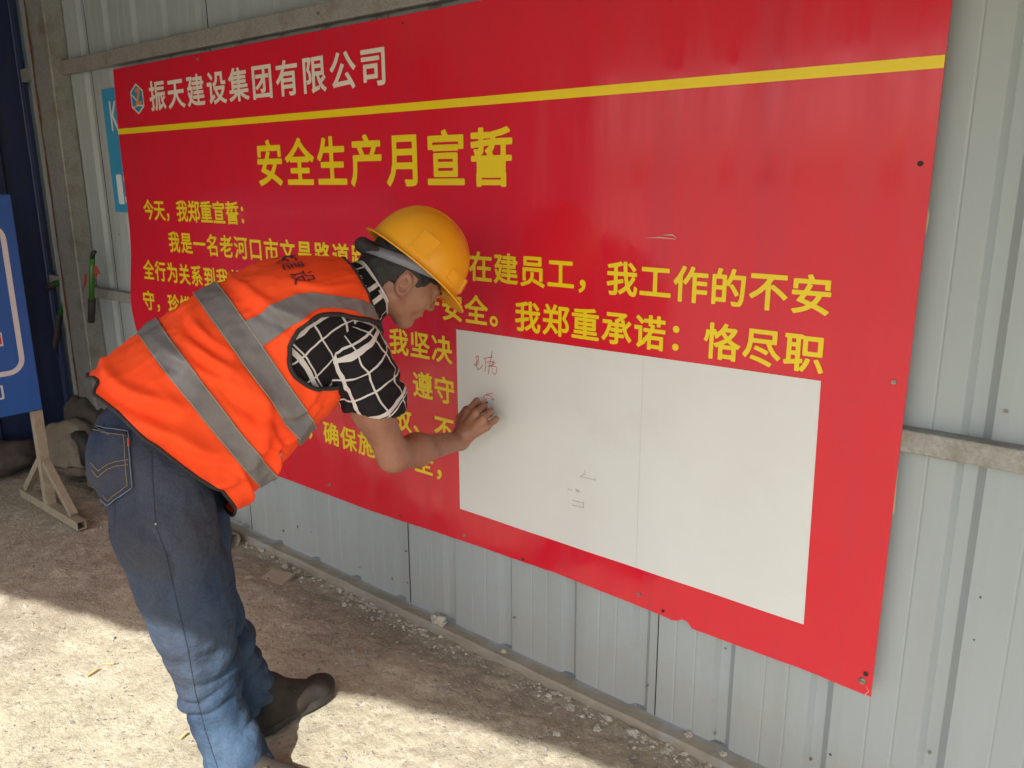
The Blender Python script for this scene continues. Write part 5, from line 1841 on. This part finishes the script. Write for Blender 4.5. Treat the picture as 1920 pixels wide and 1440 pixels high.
on_line([(-1.7, -1.011, 0.735), (-1.7, -1.011, 0.73)], .0022, M_rivet, 'rivet', .002, n=2)
for o in jp: o.parent = jeans

# ------------------------------------------------------------------ shoes
M_shoe = mat('brown_black_suede', (0.020, 0.016, 0.013), (0.034, 0.027, 0.020), rough=.85, scale=14, bump=.3, bscale=90, bdist=.002)
M_sole = mat('dark_rubber_sole', (0.022, 0.020, 0.019), (0.05, 0.045, 0.038), rough=.8, scale=20)
M_lace = mat('dark_lace', (0.03, 0.026, 0.024), rough=.8)
M_lace2 = mat('pale_lace', (0.40, 0.36, 0.28), (0.15, 0.13, 0.10), rough=.8, scale=120)
def shoe(heel, toe, ankle, lm):
    heel = np.array(heel, float); toe = np.array(toe, float); ankle = np.array(ankle, float)
    d = toe - heel; L_ = np.linalg.norm(d[:2]); d = d / np.linalg.norm(d); s = np.array([d[1], -d[0], 0]); u = np.array([0, 0, 1.0])
    lo = np.minimum(np.minimum(heel, toe), ankle) - .08; hi = np.maximum(np.maximum(heel, toe), ankle) + .08
    q = lambda a, b, c: heel + d * a * L_ + s * b + u * c
    U = Field(lo, hi, .003)
    fl = ((s), 1.0)
    U.cone(q(.13, 0, .045), q(.45, .004, .042), .033, .036, .02)
    U.cone(q(.45, .004, .040), q(.80, .006, .030), .038, .036, .02)
    U.cone(q(.78, .006, .030), q(.875, .004, .026), .0365, .030, .02)
    U.cone(q(.12, 0, .05), ankle, .032, .040, .03)
    U.cone(q(.55, 0, .06), ankle, .026, .036, .03)
    U.half(q(0, 0, .012), -u)
    up_ = field_mesh('upper', U, M_shoe, None, None, 2)
    # sole outline
    NS_ = 40
    prof = []
    for k in range(NS_):
        a = 2 * PI * k / NS_
        t = .5 - .5 * math.cos(a)
        w = .033 + .013 * math.exp(-((t - .72) / .22)**2) - .004 * math.exp(-((t - .42) / .12)**2)
        w *= min(1, (max(0, t * (1 - t)) * 9) ** .5)
        prof.append(q(t, (1 if math.sin(a) > 0 else -1) * w, 0))
    V = [p + u * z for z in (0, .006, .020, .024) for p in prof]
    V = [v + (prof[i % NS_] - q(.5, 0, 0)) * (.0 if i // NS_ in (1, 2) else -.012) for i, v in enumerate(V)]
    F = [(z * NS_ + k, z * NS_ + (k + 1) % NS_, (z + 1) * NS_ + (k + 1) % NS_, (z + 1) * NS_ + k) for z in range(3) for k in range(NS_)]
    F += [tuple(range(NS_))[::-1], tuple(3 * NS_ + k for k in range(NS_))]
    so = mesh('sole', V, F, M_sole, None, False)
    parts_ = [up_, so]
    for k in range(4):
        t = .42 + .07 * k
        h = .093 - .011 * k
        parts_.append(tube('lace', [q(t, -.026, h - .018), q(t + .01, 0, h), q(t, .028, h - .018)], .0028, lm, None, 6))
    parts_.append(tube('lace', [q(.40, .004, .096), q(.37, .03, .108), q(.42, .045, .092), q(.46, .03, .084)], .0025, lm, None, 6))
    r = empty('shoe', tuple(heel))
    adopt(r, parts_)
    return r
g1 = -.012
shL = shoe((-1.795, -.765, g1), (-1.820, -.478, g1), (-1.808, -.705, .105), M_lace)
shR = shoe((-1.650, -.935, g1), (-1.425, -.765, g1), (-1.630, -.895, .065), M_lace2)
adopt(person, pparts + [hat, vest, shirt, shL, shR])
for r_ in (hat, vest, shirt, shL, shR):
    pass
tag(person, 'man in orange safety vest and yellow hard hat bending forward to sign the red board', 'person')

# the marker in his hand
pt = np.array((-1.6000, -0.0040, 0.8190)); pb = np.array((-1.5880, -0.1000, 0.7770))
pt = np.array(pt); pb = np.array(pb); dd = (pb - pt) / np.linalg.norm(pb - pt)
mk = empty('marker_pen', tuple(pt))
M_mk = mat('red_marker_barrel', (0.30, 0.02, 0.03), rough=.35)
M_tip = mat('marker_tip', (0.05, 0.01, 0.01), rough=.6)
adopt(mk, [tube('barrel', [pt + dd * .014, pt + dd * .018, pt + dd * .12, pt + dd * .124], [.0045, .0065, .0065, .005], M_mk, None, 12),
           tube('tip', [pt, pt + dd * .003, pt + dd * .015], [.0008, .0018, .003], M_tip, None, 8)])
tag(mk, 'red marker pen held in the fingers against the white field', 'pen')

bpy.data.objects.remove(fontobj)
bpy.data.curves.remove(fontcurve)
